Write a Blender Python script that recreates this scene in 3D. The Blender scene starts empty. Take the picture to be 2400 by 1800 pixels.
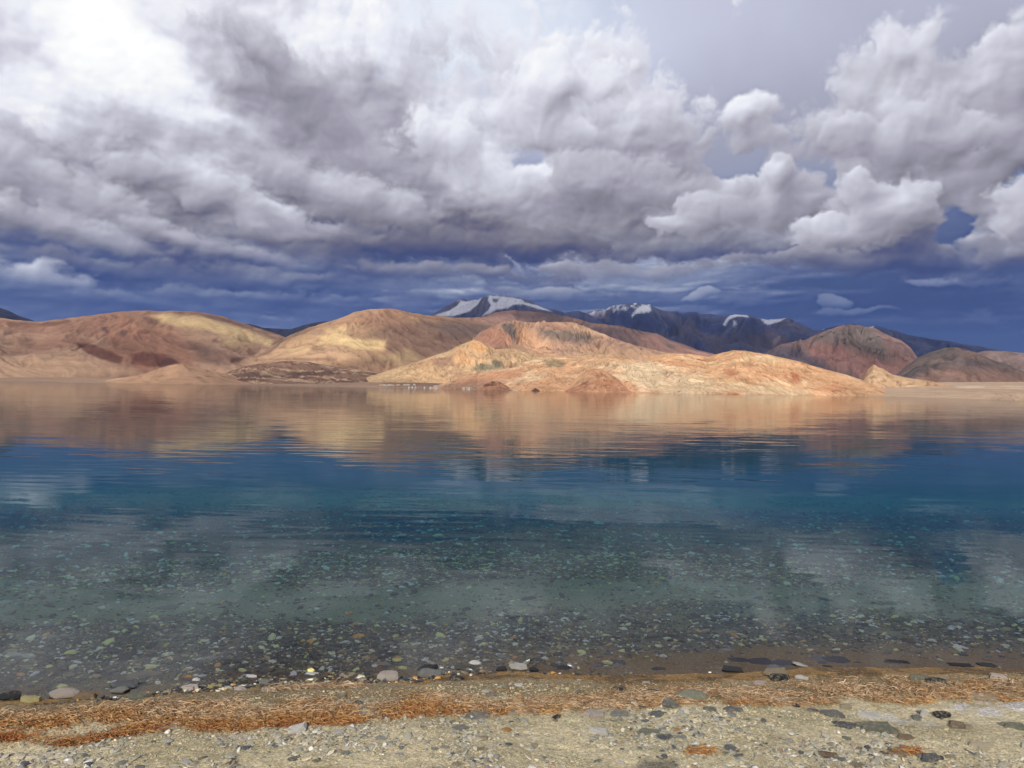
import bpy, math, random
import numpy as np
from mathutils import Matrix, Vector

R = math.radians
scene = bpy.context.scene
random.seed(7)

# ------------------------------------------------------------------ camera
FPX, CX, CY = 1803.0, 1200.0, 900.0          # photograph pixels (2400 wide)
CAM = np.array([0.0, 0.0, 1.7])              # metres above the lake surface
def _cam_basis():
    r1 = np.array([-1200 / FPX, 8.3 / FPX, -1.0]); r2 = np.array([1200 / FPX, -31.3 / FPX, -1.0])
    up = np.cross(r2, r1); up /= np.linalg.norm(up)
    if up[1] < 0: up = -up
    fw = np.array([0, 0, -1.0]); fw = fw - up * fw.dot(up); fw /= np.linalg.norm(fw)
    rt = np.cross(fw, up)
    return np.array([rt, fw, up])            # rows: world axes seen in the camera's frame
RM = _cam_basis()
cam_data = bpy.data.cameras.new("camera")
cam = bpy.data.objects.new("camera", cam_data)
scene.collection.objects.link(cam)
M4 = Matrix([list(RM[0]) + [CAM[0]], list(RM[1]) + [CAM[1]], list(RM[2]) + [CAM[2]], [0, 0, 0, 1]])
cam.matrix_world = M4
cam_data.sensor_width = 36.0
cam_data.lens = 36.0 * FPX / 2400.0
cam_data.clip_start = 0.05
cam_data.clip_end = 200000.0
scene.camera = cam

def px_dir(px, py):
    """horizontal unit direction (dx, dy) and tangent of elevation of a sight line"""
    px = np.asarray(px, float); py = np.asarray(py, float)
    c = np.stack([(px - CX) / FPX, -(py - CY) / FPX, -np.ones_like(px * py)], -1)
    w = c @ RM.T
    h = np.hypot(w[..., 0], w[..., 1])
    return w[..., 0] / h, w[..., 1] / h, w[..., 2] / h
def project(P):
    c = (P - CAM) @ RM
    z = np.maximum(-c[..., 2], 1e-3)
    return CX + FPX * c[..., 0] / z, CY - FPX * c[..., 1] / z
def azel(px, py):
    dx, dy, te = px_dir(px, py)
    return float(np.degrees(np.arctan2(dx, dy))), float(np.degrees(np.arctan(te)))

# ------------------------------------------------------------------ sun
_dx, _dy, _te = px_dir(1530.0, 1789.0)       # the shadow of the photographer's head points away from the sun
SUN = np.array([-_dx, -_dy, -_te]); SUN /= np.linalg.norm(SUN)
SUN_EL = math.asin(SUN[2])
sun_data = bpy.data.lights.new("sun", 'SUN')
sun_data.energy = 4.3
sun_data.color = (1.0, 0.93, 0.83)
sun_data.angle = R(0.53)
sun = bpy.data.objects.new("sun", sun_data)
sun.rotation_euler = Vector(SUN).to_track_quat('Z', 'Y').to_euler()
sun.location = (0, -20, 40)
scene.collection.objects.link(sun)

# ------------------------------------------------------------------ colour management, sampling
vs = scene.view_settings
vs.view_transform = 'Standard'; vs.look = 'None'; vs.gamma = 1.0; vs.exposure = 0.0
vs.use_curve_mapping = False
scene.display_settings.display_device = 'sRGB'
scene.render.engine = 'CYCLES'
cy = scene.cycles
cy.use_denoising = True
cy.max_bounces = 8; cy.diffuse_bounces = 2; cy.glossy_bounces = 3; cy.transmission_bounces = 4
cy.transparent_max_bounces = 16; cy.volume_bounces = 1
cy.sample_clamp_indirect = 4.0
cy.caustics_reflective = False; cy.caustics_refractive = False

def lin(v):
    v = v / 255.0
    return v / 12.92 if v <= 0.04045 else ((v + 0.055) / 1.055) ** 2.4
def L3(r, g, b): return (lin(r), lin(g), lin(b))

# ------------------------------------------------------------------ a small language for node trees
class NT:
    def __init__(s, tree): s.t = tree; s.n = tree.nodes; s.l = tree.links
    def put(s, sock, v):
        if v is None: return
        if hasattr(v, 'is_output') or isinstance(v, bpy.types.NodeSocket): s.l.new(v, sock)
        else:
            try: sock.default_value = v
            except Exception:
                if isinstance(v, (int, float)): sock.default_value = (v, v, v)
                else: sock.default_value = tuple(v) + (1.0,) if len(v) == 3 else v
    def node(s, typ, **kw):
        n = s.n.new(typ)
        for k, v in kw.items(): setattr(n, k, v)
        return n
    def m(s, op, a, b=None, c=None, clamp=False):
        n = s.node('ShaderNodeMath', operation=op, use_clamp=clamp)
        s.put(n.inputs[0], a); s.put(n.inputs[1], b)
        if c is not None: s.put(n.inputs[2], c)
        return n.outputs[0]
    def v(s, op, a, b=None, scale=None):
        n = s.node('ShaderNodeVectorMath', operation=op)
        s.put(n.inputs[0], a); s.put(n.inputs[1], b)
        if scale is not None: s.put(n.inputs['Scale'], scale)
        return n.outputs['Value'] if op in ('LENGTH', 'DOT_PRODUCT', 'DISTANCE') else n.outputs[0]
    def add(s, a, b): return s.m('ADD', a, b)
    def mul(s, a, b): return s.m('MULTIPLY', a, b)
    def sub(s, a, b): return s.m('SUBTRACT', a, b)
    def comb(s, x, y, z=0.0):
        n = s.node('ShaderNodeCombineXYZ')
        s.put(n.inputs[0], x); s.put(n.inputs[1], y); s.put(n.inputs[2], z)
        return n.outputs[0]
    def sep(s, vec):
        n = s.node('ShaderNodeSeparateXYZ'); s.put(n.inputs[0], vec)
        return n.outputs[0], n.outputs[1], n.outputs[2]
    def noise(s, vec, scale=1.0, detail=4.0, rough=0.5, dist=0.0, col=False, dim='3D', lac=2.0):
        n = s.node('ShaderNodeTexNoise', noise_dimensions=dim)
        s.put(n.inputs['Vector'], vec); s.put(n.inputs['Scale'], scale); s.put(n.inputs['Detail'], detail)
        s.put(n.inputs['Roughness'], rough); s.put(n.inputs['Distortion'], dist); s.put(n.inputs['Lacunarity'], lac)
        return n.outputs['Color'] if col else n.outputs[0]
    def voro(s, vec, scale=1.0, detail=3.0, rough=0.5, smooth=1.0, feature='SMOOTH_F1', dim='3D', out='Distance'):
        n = s.node('ShaderNodeTexVoronoi', voronoi_dimensions=dim, feature=feature)
        s.put(n.inputs['Vector'], vec); s.put(n.inputs['Scale'], scale)
        s.put(n.inputs['Detail'], detail); s.put(n.inputs['Roughness'], rough)
        if feature == 'SMOOTH_F1': s.put(n.inputs['Smoothness'], smooth)
        return n.outputs[out]
    def mr(s, x, a, b, c=0.0, d=1.0, smooth=True):
        n = s.node('ShaderNodeMapRange', interpolation_type='SMOOTHSTEP' if smooth else 'LINEAR', clamp=True)
        for i, q in enumerate((x, a, b, c, d)): s.put(n.inputs[i], q)
        return n.outputs[0]
    def ramp(s, fac, stops, interp='LINEAR'):
        n = s.node('ShaderNodeValToRGB'); cr = n.color_ramp; cr.interpolation = interp
        while len(cr.elements) < len(stops): cr.elements.new(0.5)
        for e, (p, c) in zip(cr.elements, stops):
            e.position = p; e.color = (c[0], c[1], c[2], 1)
        s.put(n.inputs[0], fac)
        return n.outputs[0]
    def mix(s, f, a, b, mode='MIX'):
        n = s.node('ShaderNodeMix', data_type='RGBA', blend_type=mode)
        s.put(n.inputs[0], f); s.put(n.inputs[6], a); s.put(n.inputs[7], b)
        return n.outputs[2]
# ------------------------------------------------------------------ numeric noise
def _hash(ix, iy, seed):
    h = (ix.astype(np.int64) * 374761393 + iy.astype(np.int64) * 668265263 + seed * 1442695041) & 0xFFFFFFFF
    h = ((h ^ (h >> 13)) * 1274126177) & 0xFFFFFFFF
    return (h ^ (h >> 16)) & 1023
_ang = np.arange(1024) * (2 * np.pi / 1024)
_GX = np.cos(_ang).astype(np.float32); _GY = np.sin(_ang).astype(np.float32)
def perlin(x, y, seed=0, per=None):
    xf = np.floor(x); yf = np.floor(y)
    ix = xf.astype(np.int64); iy = yf.astype(np.int64)
    fx = (x - xf).astype(np.float32); fy = (y - yf).astype(np.float32)
    if per:
        ix0 = ix % per; ix1 = (ix + 1) % per
    else:
        ix0 = ix; ix1 = ix + 1
    u = fx * fx * fx * (fx * (fx * 6 - 15) + 10); v = fy * fy * fy * (fy * (fy * 6 - 15) + 10)
    h = _hash(ix0, iy, seed); n00 = _GX[h] * fx + _GY[h] * fy
    h = _hash(ix1, iy, seed); n10 = _GX[h] * (fx - 1) + _GY[h] * fy
    h = _hash(ix0, iy + 1, seed); n01 = _GX[h] * fx + _GY[h] * (fy - 1)
    h = _hash(ix1, iy + 1, seed); n11 = _GX[h] * (fx - 1) + _GY[h] * (fy - 1)
    a = n00 + u * (n10 - n00); b = n01 + u * (n11 - n01)
    return (a + v * (b - a)) * 1.5
def fbm(x, y, oct=5, seed=0, gain=0.5, lac=2.0, mode='n', per=None):
    s = 0.0; a = 1.0; t = 0.0
    for i in range(oct):
        n = perlin(x, y, seed + i * 17, per)
        if mode == 'b': n = np.abs(n) * 2 - 0.55
        elif mode == 'r': n = 0.6 - np.abs(n) * 2
        s = s + a * n; t += a; a *= gain
        if per: x = x * 2; y = y * 2; per *= 2
        else: x = x * lac + 13.7; y = y * lac + 7.3
    return s / t
def sstep(x, a, b):
    t = np.clip((x - a) / (b - a), 0, 1)
    return t * t * (3 - 2 * t)
# ------------------------------------------------------------------ the sky, computed as radiance by bearing and height
def _ramp(v, stops):
    xs = [s[0] for s in stops]
    return np.stack([np.interp(v, xs, [s[1][k] for s in stops]) for k in range(3)], -1).astype(np.float32)
CL_HI = [(0.0, L3(40, 50, 100)), (.25, L3(66, 70, 108)), (.36, L3(90, 87, 112)), (.45, L3(112, 107, 122)), (.55, L3(139, 136, 146)), (.65, L3(164, 160, 173)),
      (.75, L3(190, 188, 199)), (.85, L3(217, 217, 228)), (.94, L3(241, 242, 250)), (1.02, L3(255, 255, 255)), (1.3, (1.25, 1.25, 1.25))]
CL_LO = [(0.0, L3(30, 48, 108)), (.25, L3(52, 67, 120)), (.36, L3(72, 86, 133)), (.45, L3(96, 107, 146)), (.55, L3(124, 134, 163)), (.65, L3(152, 159, 181)),
      (.75, L3(180, 185, 201)), (.85, L3(210, 214, 228)), (.94, L3(238, 240, 246)), (1.02, L3(252, 252, 255)), (1.3, (1.1, 1.1, 1.1))]
GAPC = [(0.0, L3(22, 42, 104)), (.22, L3(40, 58, 112)), (.35, L3(63, 78, 124)), (.48, L3(104, 115, 152)), (.60, L3(139, 147, 174)), (.70, L3(163, 168, 192)),
        (.80, L3(186, 195, 222)), (.92, L3(214, 223, 240)), (1.0, L3(236, 242, 252))]
BRIGHT = [
    (230, 150, 380, 150, .14, 10), (900, 590, 420, 40, -.16, -2), (620, 620, 380, 30, -.10, -3), (1500, 590, 260, 30, -.10, 3),
    (150, 120, 420, 170, .24, 18), (400, 200, 330, 110, .22, -32), (60, 300, 330, 60, .16, -8), (130, 330, 220, 50, .16, -30),
    (530, 195, 90, 50, .16, -20), (800, 30, 130, 70, .22, -30), (860, 90, 70, 100, .14, -50), (100, 30, 150, 50, -.08, 0),
    (560, 40, 330, 110, .03, -10), (720, 190, 230, 130, -.10, -38), (800, 290, 200, 120, -.13, -42), (900, 160, 90, 120, -.08, 0),
    (60, 400, 330, 120, -.17, -8), (300, 400, 220, 90, -.02, -20), (420, 480, 260, 80, -.06, -20), (600, 440, 240, 110, -.10, -30),
    (200, 540, 430, 70, -.08, -8), (650, 520, 420, 110, -.05, -10), (860, 400, 180, 110, -.08, -20), (560, 300, 260, 60, -.06, -30),
    (700, 390, 90, 40, .08, -30), (400, 385, 60, 40, .12, -25), (360, 470, 90, 30, .10, -35), (180, 470, 110, 28, .10, -30), (620, 380, 70, 40, .08, 0),
    (900, 570, 520, 70, -.25, -3), (1050, 540, 330, 60, -.10, 0), (820, 520, 260, 50, -.08, -5), (1350, 540, 260, 60, -.12, 5),
    (560, 560, 150, 40, .22, -6), (320, 590, 200, 36, .08, -8), (330, 530, 90, 30, .06, -8), (1110, 590, 300, 60, -.08, -5), (950, 620, 260, 45, -.10, 0),
    (300, 632, 420, 42, -.20, -5), (60, 590, 160, 36, -.10, -25), (600, 640, 420, 45, -.12, 0),
    (1060, 320, 210, 90, .17, 0), (1020, 440, 190, 50, .07, 0), (1150, 430, 160, 50, .10, 0), (1230, 150, 260, 90, .06, 0),
    (1230, 370, 110, 40, .16, 0), (1400, 240, 200, 80, .03, 0), (1480, 420, 220, 110, -.08, 0), (1380, 330, 160, 70, -.06, 0),
    (1740, 470, 240, 50, .05, 0), (1560, 500, 150, 50, .05, 0), (2080, 420, 180, 70, .06, 0), (1960, 540, 260, 36, .09, 6),
    (1850, 600, 360, 36, -.27, 4), (2160, 240, 130, 40, .12, -10), (2060, 340, 180, 40, -.06, 0),
    (2340, 210, 190, 90, -.05, 0), (2330, 470, 120, 90, .07, 0), (2370, 600, 190, 55, -.30, 0), (2160, 630, 160, 30, -.15, 0), (1250, 560, 240, 36, -.12, 0),
]
COVER = [
    (-500, 200, 1500, 700, 1.5, 0), (420, 60, 760, 460, 1.3, -25), (700, 420, 1000, 260, 1.3, -4), (1010, 300, 280, 220, .9, 0), (330, 560, 900, 110, 1.0, -4),
    (1290, 250, 310, 230, .95, 0), (1440, 380, 290, 230, 1.0, 0), (1200, 160, 170, 110, .7, 0), (1080, 540, 480, 110, 1.0, 2),
    (1180, 460, 520, 150, 1.1, 0), (1790, 470, 240, 130, .95, 0), (1825, 390, 90, 90, .75, 0), (1600, 510, 300, 110, .9, 0), (1660, 560, 420, 70, .9, 0),
    (2060, 460, 230, 150, 1.05, 0), (1880, 560, 400, 85, 1.0, 0), (2080, 310, 290, 120, 1.0, 0), (2150, 240, 150, 80, .9, 0), (2030, 230, 120, 80, .7, 0),
    (2110, 135, 110, 75, .8, 0), (2050, 180, 90, 60, .6, 0), (1730, 260, 130, 60, .75, 15), (1770, 325, 190, 40, .62, 0), (2360, 210, 210, 120, .9, 0),
    (2400, 330, 260, 140, 1.0, 0), (2400, 520, 170, 160, 1.2, 0), (2230, 400, 130, 90, .75, 0),
    (2330, 620, 230, 60, .9, 0), (2130, 590, 220, 60, .8, 0), (1410, 100, 100, 60, .50, 0), (2900, 300, 420, 420, 1.1, 0),
    (1240, 372, 60, 30, -.50, 12), (1720, 395, 80, 30, -.35, 0), (1920, 420, 80, 42, -.70, -20), (2240, 520, 40, 50, -.80, 25), (2392, 420, 36, 30, -1.0, 0), (1690, 385, 60, 30, -.5, 0),
]
GAPB = [(1090, 30, 380, 230, .20, 0), (950, 150, 260, 200, .10, 0), (1650, 60, 400, 160, .04, 0), (2350, 60, 420, 200, -.05, 0), (1250, 390, 160, 100, .08, 0),
        (1850, 390, 300, 120, .0, 0), (2240, 520, 160, 120, -.06, 0), (2400, 430, 160, 120, -.10, 0), (1540, 600, 520, 60, .05, 0),
        (1230, 640, 520, 70, .16, 0), (1030, 690, 260, 34, .12, 0), (1560, 640, 330, 50, .07, 0), (90, 640, 300, 34, .34, -8), (60, 712, 200, 40, .14, 0), (420, 655, 420, 26, -.16, -3), (560, 700, 420, 26, -.10, 0), (200, 690, 300, 16, -.06, -4), (750, 640, 300, 34, -.12, -3), (950, 628, 240, 28, -.10, 0), (1320, 690, 260, 18, -.08, 0), (1250, 600, 500, 30, .08, 0),
        (500, 650, 500, 22, .14, 2), (2300, 760, 560, 140, -.10, 0)]
HEAPS = [   # centre, size, strength, turn, brightness, depth below the centre where it melts away
    [(1270, 190, 190, 100, 1.0, 0, .80, 5.0), (1180, 260, 130, 80, .9, 0), (1400, 180, 110, 80, .9, 0), (1300, 300, 160, 80, .9, 0)],
    [(740, 220, 210, 130, 1.0, -40, .62, 6.5), (640, 110, 200, 90, .9, -25), (850, 370, 160, 110, .95, -40), (560, 60, 160, 70, .8, -20)],
    [(1040, 350, 170, 80, 1.0, 0, .79, 4.0), (1130, 410, 140, 70, .9, 0), (980, 290, 120, 80, .9, 0)],
    [(90, 420, 260, 110, 1.0, -18, .66, 5.0), (-90, 360, 240, 120, 1.0, 0), (240, 490, 180, 80, .9, -20)],
    [(470, 440, 230, 80, 1.0, -24, .68, 4.0), (330, 400, 140, 60, .9, -20), (620, 500, 190, 70, .95, -15)],
    [(760, 450, 220, 90, 1.0, -16, .62, 4.0), (900, 480, 170, 80, .95, -5), (660, 410, 90, 50, .8, 0)],
    [(180, 540, 320, 56, 1.0, -12, .58, 2.6), (420, 560, 140, 40, .9, -8)],
    [(760, 550, 260, 50, 1.0, -6, .50, 2.4), (620, 540, 120, 36, .9, 0)],
    [(1450, 430, 190, 130, 1.0, 0, .62, 4.5), (1350, 380, 130, 100, .9, 0), (1560, 460, 120, 80, .9, 0)],
    [(2120, 330, 240, 80, 1.0, 0, .65, 3.5), (1990, 300, 120, 60, .9, 0), (2160, 255, 90, 55, .9, 0), (2260, 300, 90, 60, .9, 0)],
    [(1800, 480, 190, 90, 1.0, 0, .62, 4.0), (1822, 400, 60, 70, .95, 0), (1890, 470, 110, 60, .9, 0), (1640, 500, 120, 70, .95, 0), (1570, 540, 120, 50, .9, 0)],
    [(2080, 480, 130, 90, 1.0, 0, .65, 4.2), (2040, 430, 70, 50, .9, 0), (1960, 540, 180, 60, 1.0, 0), (2130, 440, 70, 60, .9, 0)],
    [(2400, 500, 90, 90, 1.0, 0, .64, 4.5), (2360, 450, 70, 60, .9, 0), (2450, 560, 120, 70, .9, 0)],
    [(540, 590, 220, 40, 1.0, -5, .52, 1.6), (400, 560, 120, 34, .9, -5)],
    [(980, 570, 420, 60, 1.0, 0, .30, 2.6), (1250, 570, 240, 50, 1.0, 0), (720, 590, 200, 36, .9, -4)],
    [(330, 640, 420, 34, 1.0, -4, .29, 1.4), (640, 655, 260, 34, 1.0, 0)],
    [(960, 632, 260, 36, 1.0, 0, .35, 1.6), (1120, 640, 160, 26, .9, 0)],
    [(90, 648, 190, 40, 1.0, -6, .60, 1.6)],
    [(560, 700, 420, 26, 1.0, 0, .29, 1.2), (250, 690, 260, 20, .9, 0)],
    [(1480, 640, 220, 36, 1.0, 0, .43, 1.6), (1330, 625, 160, 26, .9, 0)],
    [(1900, 600, 280, 40, 1.0, 2, .42, 1.6), (1700, 620, 160, 30, .9, 0)],
    [(1300, 690, 240, 22, 1.0, 0, .42, 1.0)],
    [(2370, 600, 150, 50, 1.0, 0, .40, 2.0)],
]
def blobs(A, E, lst):
    s = np.zeros_like(A, dtype=np.float32)
    for q in lst:
        px, py, w, h, amp, rot = q[:6]
        a, e = azel(px, py)
        c, d = math.cos(R(rot)), math.sin(R(rot))
        x = A - a; y = E - e
        u = (x * c + y * d) / (w / 31.5); v = (-x * d + y * c) / (h / 31.5)
        r2 = u * u + v * v
        s += np.where(r2 < 6, amp * np.exp(-r2 * 1.6), 0).astype(np.float32)
    return s
def union(A, E, lst):
    """joined outline of overlapping masses; negative ones cut holes"""
    s = np.zeros_like(A, dtype=np.float32); n = np.zeros_like(s)
    for b in lst:
        f = blobs(A, E, [b])
        if b[4] > 0: s += f ** 5
        else: n += f
    return s ** 0.2 + n
def gblur(img, s):
    """separable blur by three box passes"""
    r = max(1, int(round(s)))
    for ax in (0, 1):
        for _ in range(3):
            pad = [(0, 0), (0, 0)]; pad[ax] = (r + 1, r)
            c = np.cumsum(np.pad(img, pad, mode='edge'), axis=ax, dtype=np.float64)
            n = img.shape[ax]
            if ax == 0: img = ((c[2 * r + 1:2 * r + 1 + n] - c[:n]) / (2 * r + 1)).astype(np.float32)
            else: img = ((c[:, 2 * r + 1:2 * r + 1 + n] - c[:, :n]) / (2 * r + 1)).astype(np.float32)
    return img
def make_sky(az0, az1, el0, el1, ppd):
    nx = int((az1 - az0) * ppd); ny = int((el1 - el0) * ppd)
    A, E = np.meshgrid(az0 + (np.arange(nx) + .5) / ppd, el0 + (np.arange(ny) + .5) / ppd)
    A = A.astype(np.float32); E = E.astype(np.float32)
    # angular noise coordinates, periodic round the horizon; rows shrink towards the horizon
    U = A / 360.0
    Vv = np.log((E + 9.0) / 9.0) * 28.0
    pu = lambda n: U * n + 1000.0 * n
    vs_ = lambda n: Vv * n / 360.0
    # plane of the cloud deck seen in perspective
    zr = np.sin(np.radians(E)) + 0.10
    PX = np.cos(np.radians(E)) * np.sin(np.radians(A)) / zr; PY = np.cos(np.radians(E)) * np.cos(np.radians(A)) / zr
    wx = fbm(pu(36), vs_(36), 3, 5, per=36); wy = fbm(pu(36), vs_(36), 3, 25, per=36)
    wx2 = fbm(pu(144), vs_(144), 4, 45, per=144, gain=.55); wy2 = fbm(pu(144), vs_(144), 4, 65, per=144, gain=.55)
    k = 0.35 + 0.65 * np.clip(E / 14.0, 0, 1)
    A1 = A + wx * 9.0 + wx2 * 2.2; E1 = E + (wy * 3.4 + wy2 * 1.7) * k
    A2 = A + wx * 2.0 + wx2 * 1.0; E2 = E + (wy * 1.0 + wy2 * 0.8) * k
    A3 = A + wx * 5.0 + wx2 * 1.6; E3 = E + (wy * 2.0 + wy2 * 1.2) * k
    # coverage
    bil = fbm(pu(72) + wx2 * .18, vs_(72) + wy2 * .18, 7, 101, gain=.60, mode='b', per=72)
    big = fbm(pu(24), vs_(24), 3, 131, per=24)
    outside = sstep(np.abs(A), 38, 60) + sstep(E, 30, 46) * (1 - sstep(np.abs(A), 38, 60))
    T = union(A2, E2, COVER)
    T = np.maximum(T, outside * 0.85)
    T = T + bil * 0.46 + big * 0.12 + .10 * sstep(A, -5, 8)
    cov = sstep(T, 0.34, 0.64)
    soft = sstep(T, 0.30, 0.75)
    left = 1 - sstep(A, -14, 6)
    cov = cov * (1 - left) + soft * left
    # light from the upper left over the heads of the clouds, at several sizes
    def rel(F, sc, w):
        d = sc * ppd
        G_ = gblur(F, max(1, d * 0.35))
        sy = max(1, int(round(d))); sx = max(1, int(round(d * .5)))
        S_ = np.roll(np.pad(G_, ((0, sy), (0, 0)), mode='edge')[sy:], sx, axis=1)
        return np.clip(G_ - S_, -w, w)
    Tc = np.clip(T, 0.1, 3.0)
    shade = rel(Tc, 0.22, .4) * .34 + rel(Tc, .6, .5) * .22 + rel(Tc, 1.6, .6) * .12
    # brightness
    Bb = 0.36 + 0.25 * sstep(E, 4, 11) + 0.24 * sstep(E, 7, 28) - .05 * sstep(A, 8, 24)
    Bb = Bb * (1 - outside * .4) + 0.68 * outside * .4
    Bb = Bb + 0.64 * blobs(A1, E1, BRIGHT)
    Bb = Bb + 0.05 * (1 - sstep(T, 0.45, 0.75)) * (1 - left) * sstep(E, 4, 10)      # thin rims catch the light
    sh = fbm(PX * .9 + wx * .25, PY * .9, 8, 201, gain=.56)
    puf = fbm(PX * 2.1 + wx * .3 + wx2 * .05, PY * 2.1 + wy2 * .05, 8, 231, gain=.62, mode='b')
    amp = (0.55 + 0.45 * left) * (0.6 + 0.4 * sstep(E, 3, 9))
    Bb = Bb + amp * (sh * .08 + puf * .04) + shade * (0.75 + .25 * (1 - left)) * (0.5 + 0.5 * sstep(E, 3, 10))
    Bb = Bb + rel(sh, .8, .3) * .18 * amp + (rel(puf, .35, .4) * .10 + rel(puf, .14, .3) * .10) * amp
    low = 1 - sstep(E + wx * 1.5, 5.5, 12.5)
    cc = _ramp(Bb, CL_HI) * (1 - low)[..., None] + _ramp(Bb, CL_LO) * low[..., None]
    # background
    Gb = 0.33 + 0.14 * sstep(E, 5, 12) + 0.32 * sstep(E, 8, 25) + .05 * sstep(A, 5, 20) * sstep(E, 8, 14) - .06 * sstep(A, 4, 18) * sstep(E, 14, 22)
    Gb = Gb + blobs(A3, E3, GAPB) + 0.05 * big
    back = _ramp(Gb, GAPC)
    dull = (.45 * sstep(A, 2, 14) * sstep(E, 12, 20))[..., None]      # the veil on the right is a duller grey lilac
    back = back * (1 - dull) + back.mean(-1, keepdims=True) * np.array([1.02, .97, 1.10], np.float32) * dull
    # flat distant banks low down
    SV = np.log((E + 2.2) / 2.2) * 9.0
    s0 = fbm(pu(30) + wx * .15, SV * .8 + wy * .3, 7, 301, gain=.58, per=30)
    sp = fbm(pu(90) + wx2 * .15, SV * 2.2 + wy2 * .4, 6, 331, gain=.6, per=90, mode='b')
    s = s0 + sp * .30
    sc = sstep(s, -.16, .14) * (1 - sstep(E, 9, 12.5)) * (1 - .75 * sstep(A, 17, 28))
    sB = Gb + rel(s, .35, .5) * .40 + rel(s, .12, .3) * .32 + s * .20
    back = back * (1 - .85 * sc)[..., None] + _ramp(sB, CL_LO) * (.85 * sc)[..., None]
    for (bx, by, bw, bh, st) in [(2250, 664, 105, 20, 1), (1985, 706, 55, 18, .8), (2020, 722, 120, 9, .6), (1640, 690, 55, 20, .7)]:
        c_ = blobs(A2, E2, [(bx, by, bw, bh, 1.2, 0)]) + bil * .35
        ca = sstep(c_, .42, .62) * st
        cB = Gb + .10 + rel(c_, .35, .5) * .22 + rel(c_, 1.0, .6) * .12
        back = back * (1 - ca)[..., None] + _ramp(cB, CL_LO) * ca[..., None]
    img = back * (1 - cov)[..., None] + cc * cov[..., None]
    # nearer heaps of cloud standing in front of the mass behind, each lit on its head and flat and dark below
    for heap in HEAPS:
        Th = union(A2, E2, heap) + bil * .52
        a_, e_ = azel(*heap[0][:2])
        ca = sstep(Th, .42 - .10 * left, .66 + .22 * left) * (.94 if heap[0][1] < 560 else .8)
        cB = heap[0][6] + rel(Th, .22, .4) * .30 + rel(Th, .7, .5) * .20 + rel(np.clip(Th, .3, 1.4), 1.6, .6) * .22 + 0.05 * (1 - sstep(Th, .5, .85)) + puf * .03
        lw = 1 - sstep(E, 5.5, 10.5)
        col = _ramp(cB, CL_HI) * (1 - lw)[..., None] + _ramp(cB, CL_LO) * lw[..., None]
        base = sstep(E, e_ - heap[0][7], e_ - heap[0][7] + 2.2)
        ca = ca * base
        img = img * (1 - ca)[..., None] + col * ca[..., None]
        cov = np.maximum(cov, ca)
    if ppd > 8: img = np.clip(img + .40 * (img - np.stack([gblur(img[..., i], 2) for i in range(3)], -1)), .003, 2)
    return img.astype(np.float32), (1 - cov).astype(np.float32)
def _sky_image(name, az0, az1, el1, ppd):
    a, _ = make_sky(az0, az1, 0.0, el1, ppd)
    h, w = a.shape[:2]
    im = bpy.data.images.new(name, w, h, alpha=False, float_buffer=True)
    im.colorspace_settings.name = 'Linear Rec.709'
    buf = np.ones((h, w, 4), np.float32); buf[..., :3] = a
    im.pixels.foreach_set(buf.ravel()); im.update()
    return im
sky_front = _sky_image("sky_front", -45, 45, 45, 15)
sky_round = _sky_image("sky_round", -180, 180, 90, 4)
world = bpy.data.worlds.new("World"); scene.world = world
world.use_nodes = True
wt = world.node_tree; wt.nodes.clear()
W = NT(wt)
SKYS = 0.1
dirv = W.v('NORMALIZE', W.node('ShaderNodeTexCoord').outputs['Generated'])
wx_, wy_, wz_ = W.sep(dirv)
az = W.mul(W.m('ARCTAN2', wx_, wy_), 57.29578)
el = W.mul(W.m('ARCSINE', W.m('MAXIMUM', wz_, 0.0)), 57.29578)
def _img(im, a0, a1, e1):
    n = W.node('ShaderNodeTexImage', extension='EXTEND', interpolation='Cubic'); n.image = im
    W.put(n.inputs[0], W.comb(W.m('DIVIDE', W.sub(az, a0), a1 - a0), W.m('DIVIDE', el, e1)))
    return n.outputs[0]
win = W.mul(W.mr(W.m('ABSOLUTE', az), 44.5, 41.0), W.mr(el, 44.5, 41.0))
clouds = W.mix(win, _img(sky_round, -180, 180, 90), _img(sky_front, -45, 45, 45))
skyt = W.node('ShaderNodeTexSky', sky_type='NISHITA')
skyt.sun_disc = False; skyt.sun_elevation = SUN_EL; skyt.sun_rotation = math.atan2(SUN[0], SUN[1])
skyt.altitude = 4500.0; skyt.dust_density = 0.6
col = W.mix(0.03, W.v('SCALE', clouds, scale=1 / SKYS), skyt.outputs[0])
bg = W.node('ShaderNodeBackground'); W.put(bg.inputs['Color'], col); bg.inputs['Strength'].default_value = SKYS
wo = W.node('ShaderNodeOutputWorld'); wt.links.new(bg.outputs[0], wo.inputs['Surface'])
world.cycles.sampling_method = 'MANUAL'; world.cycles.sample_map_resolution = 512
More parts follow.
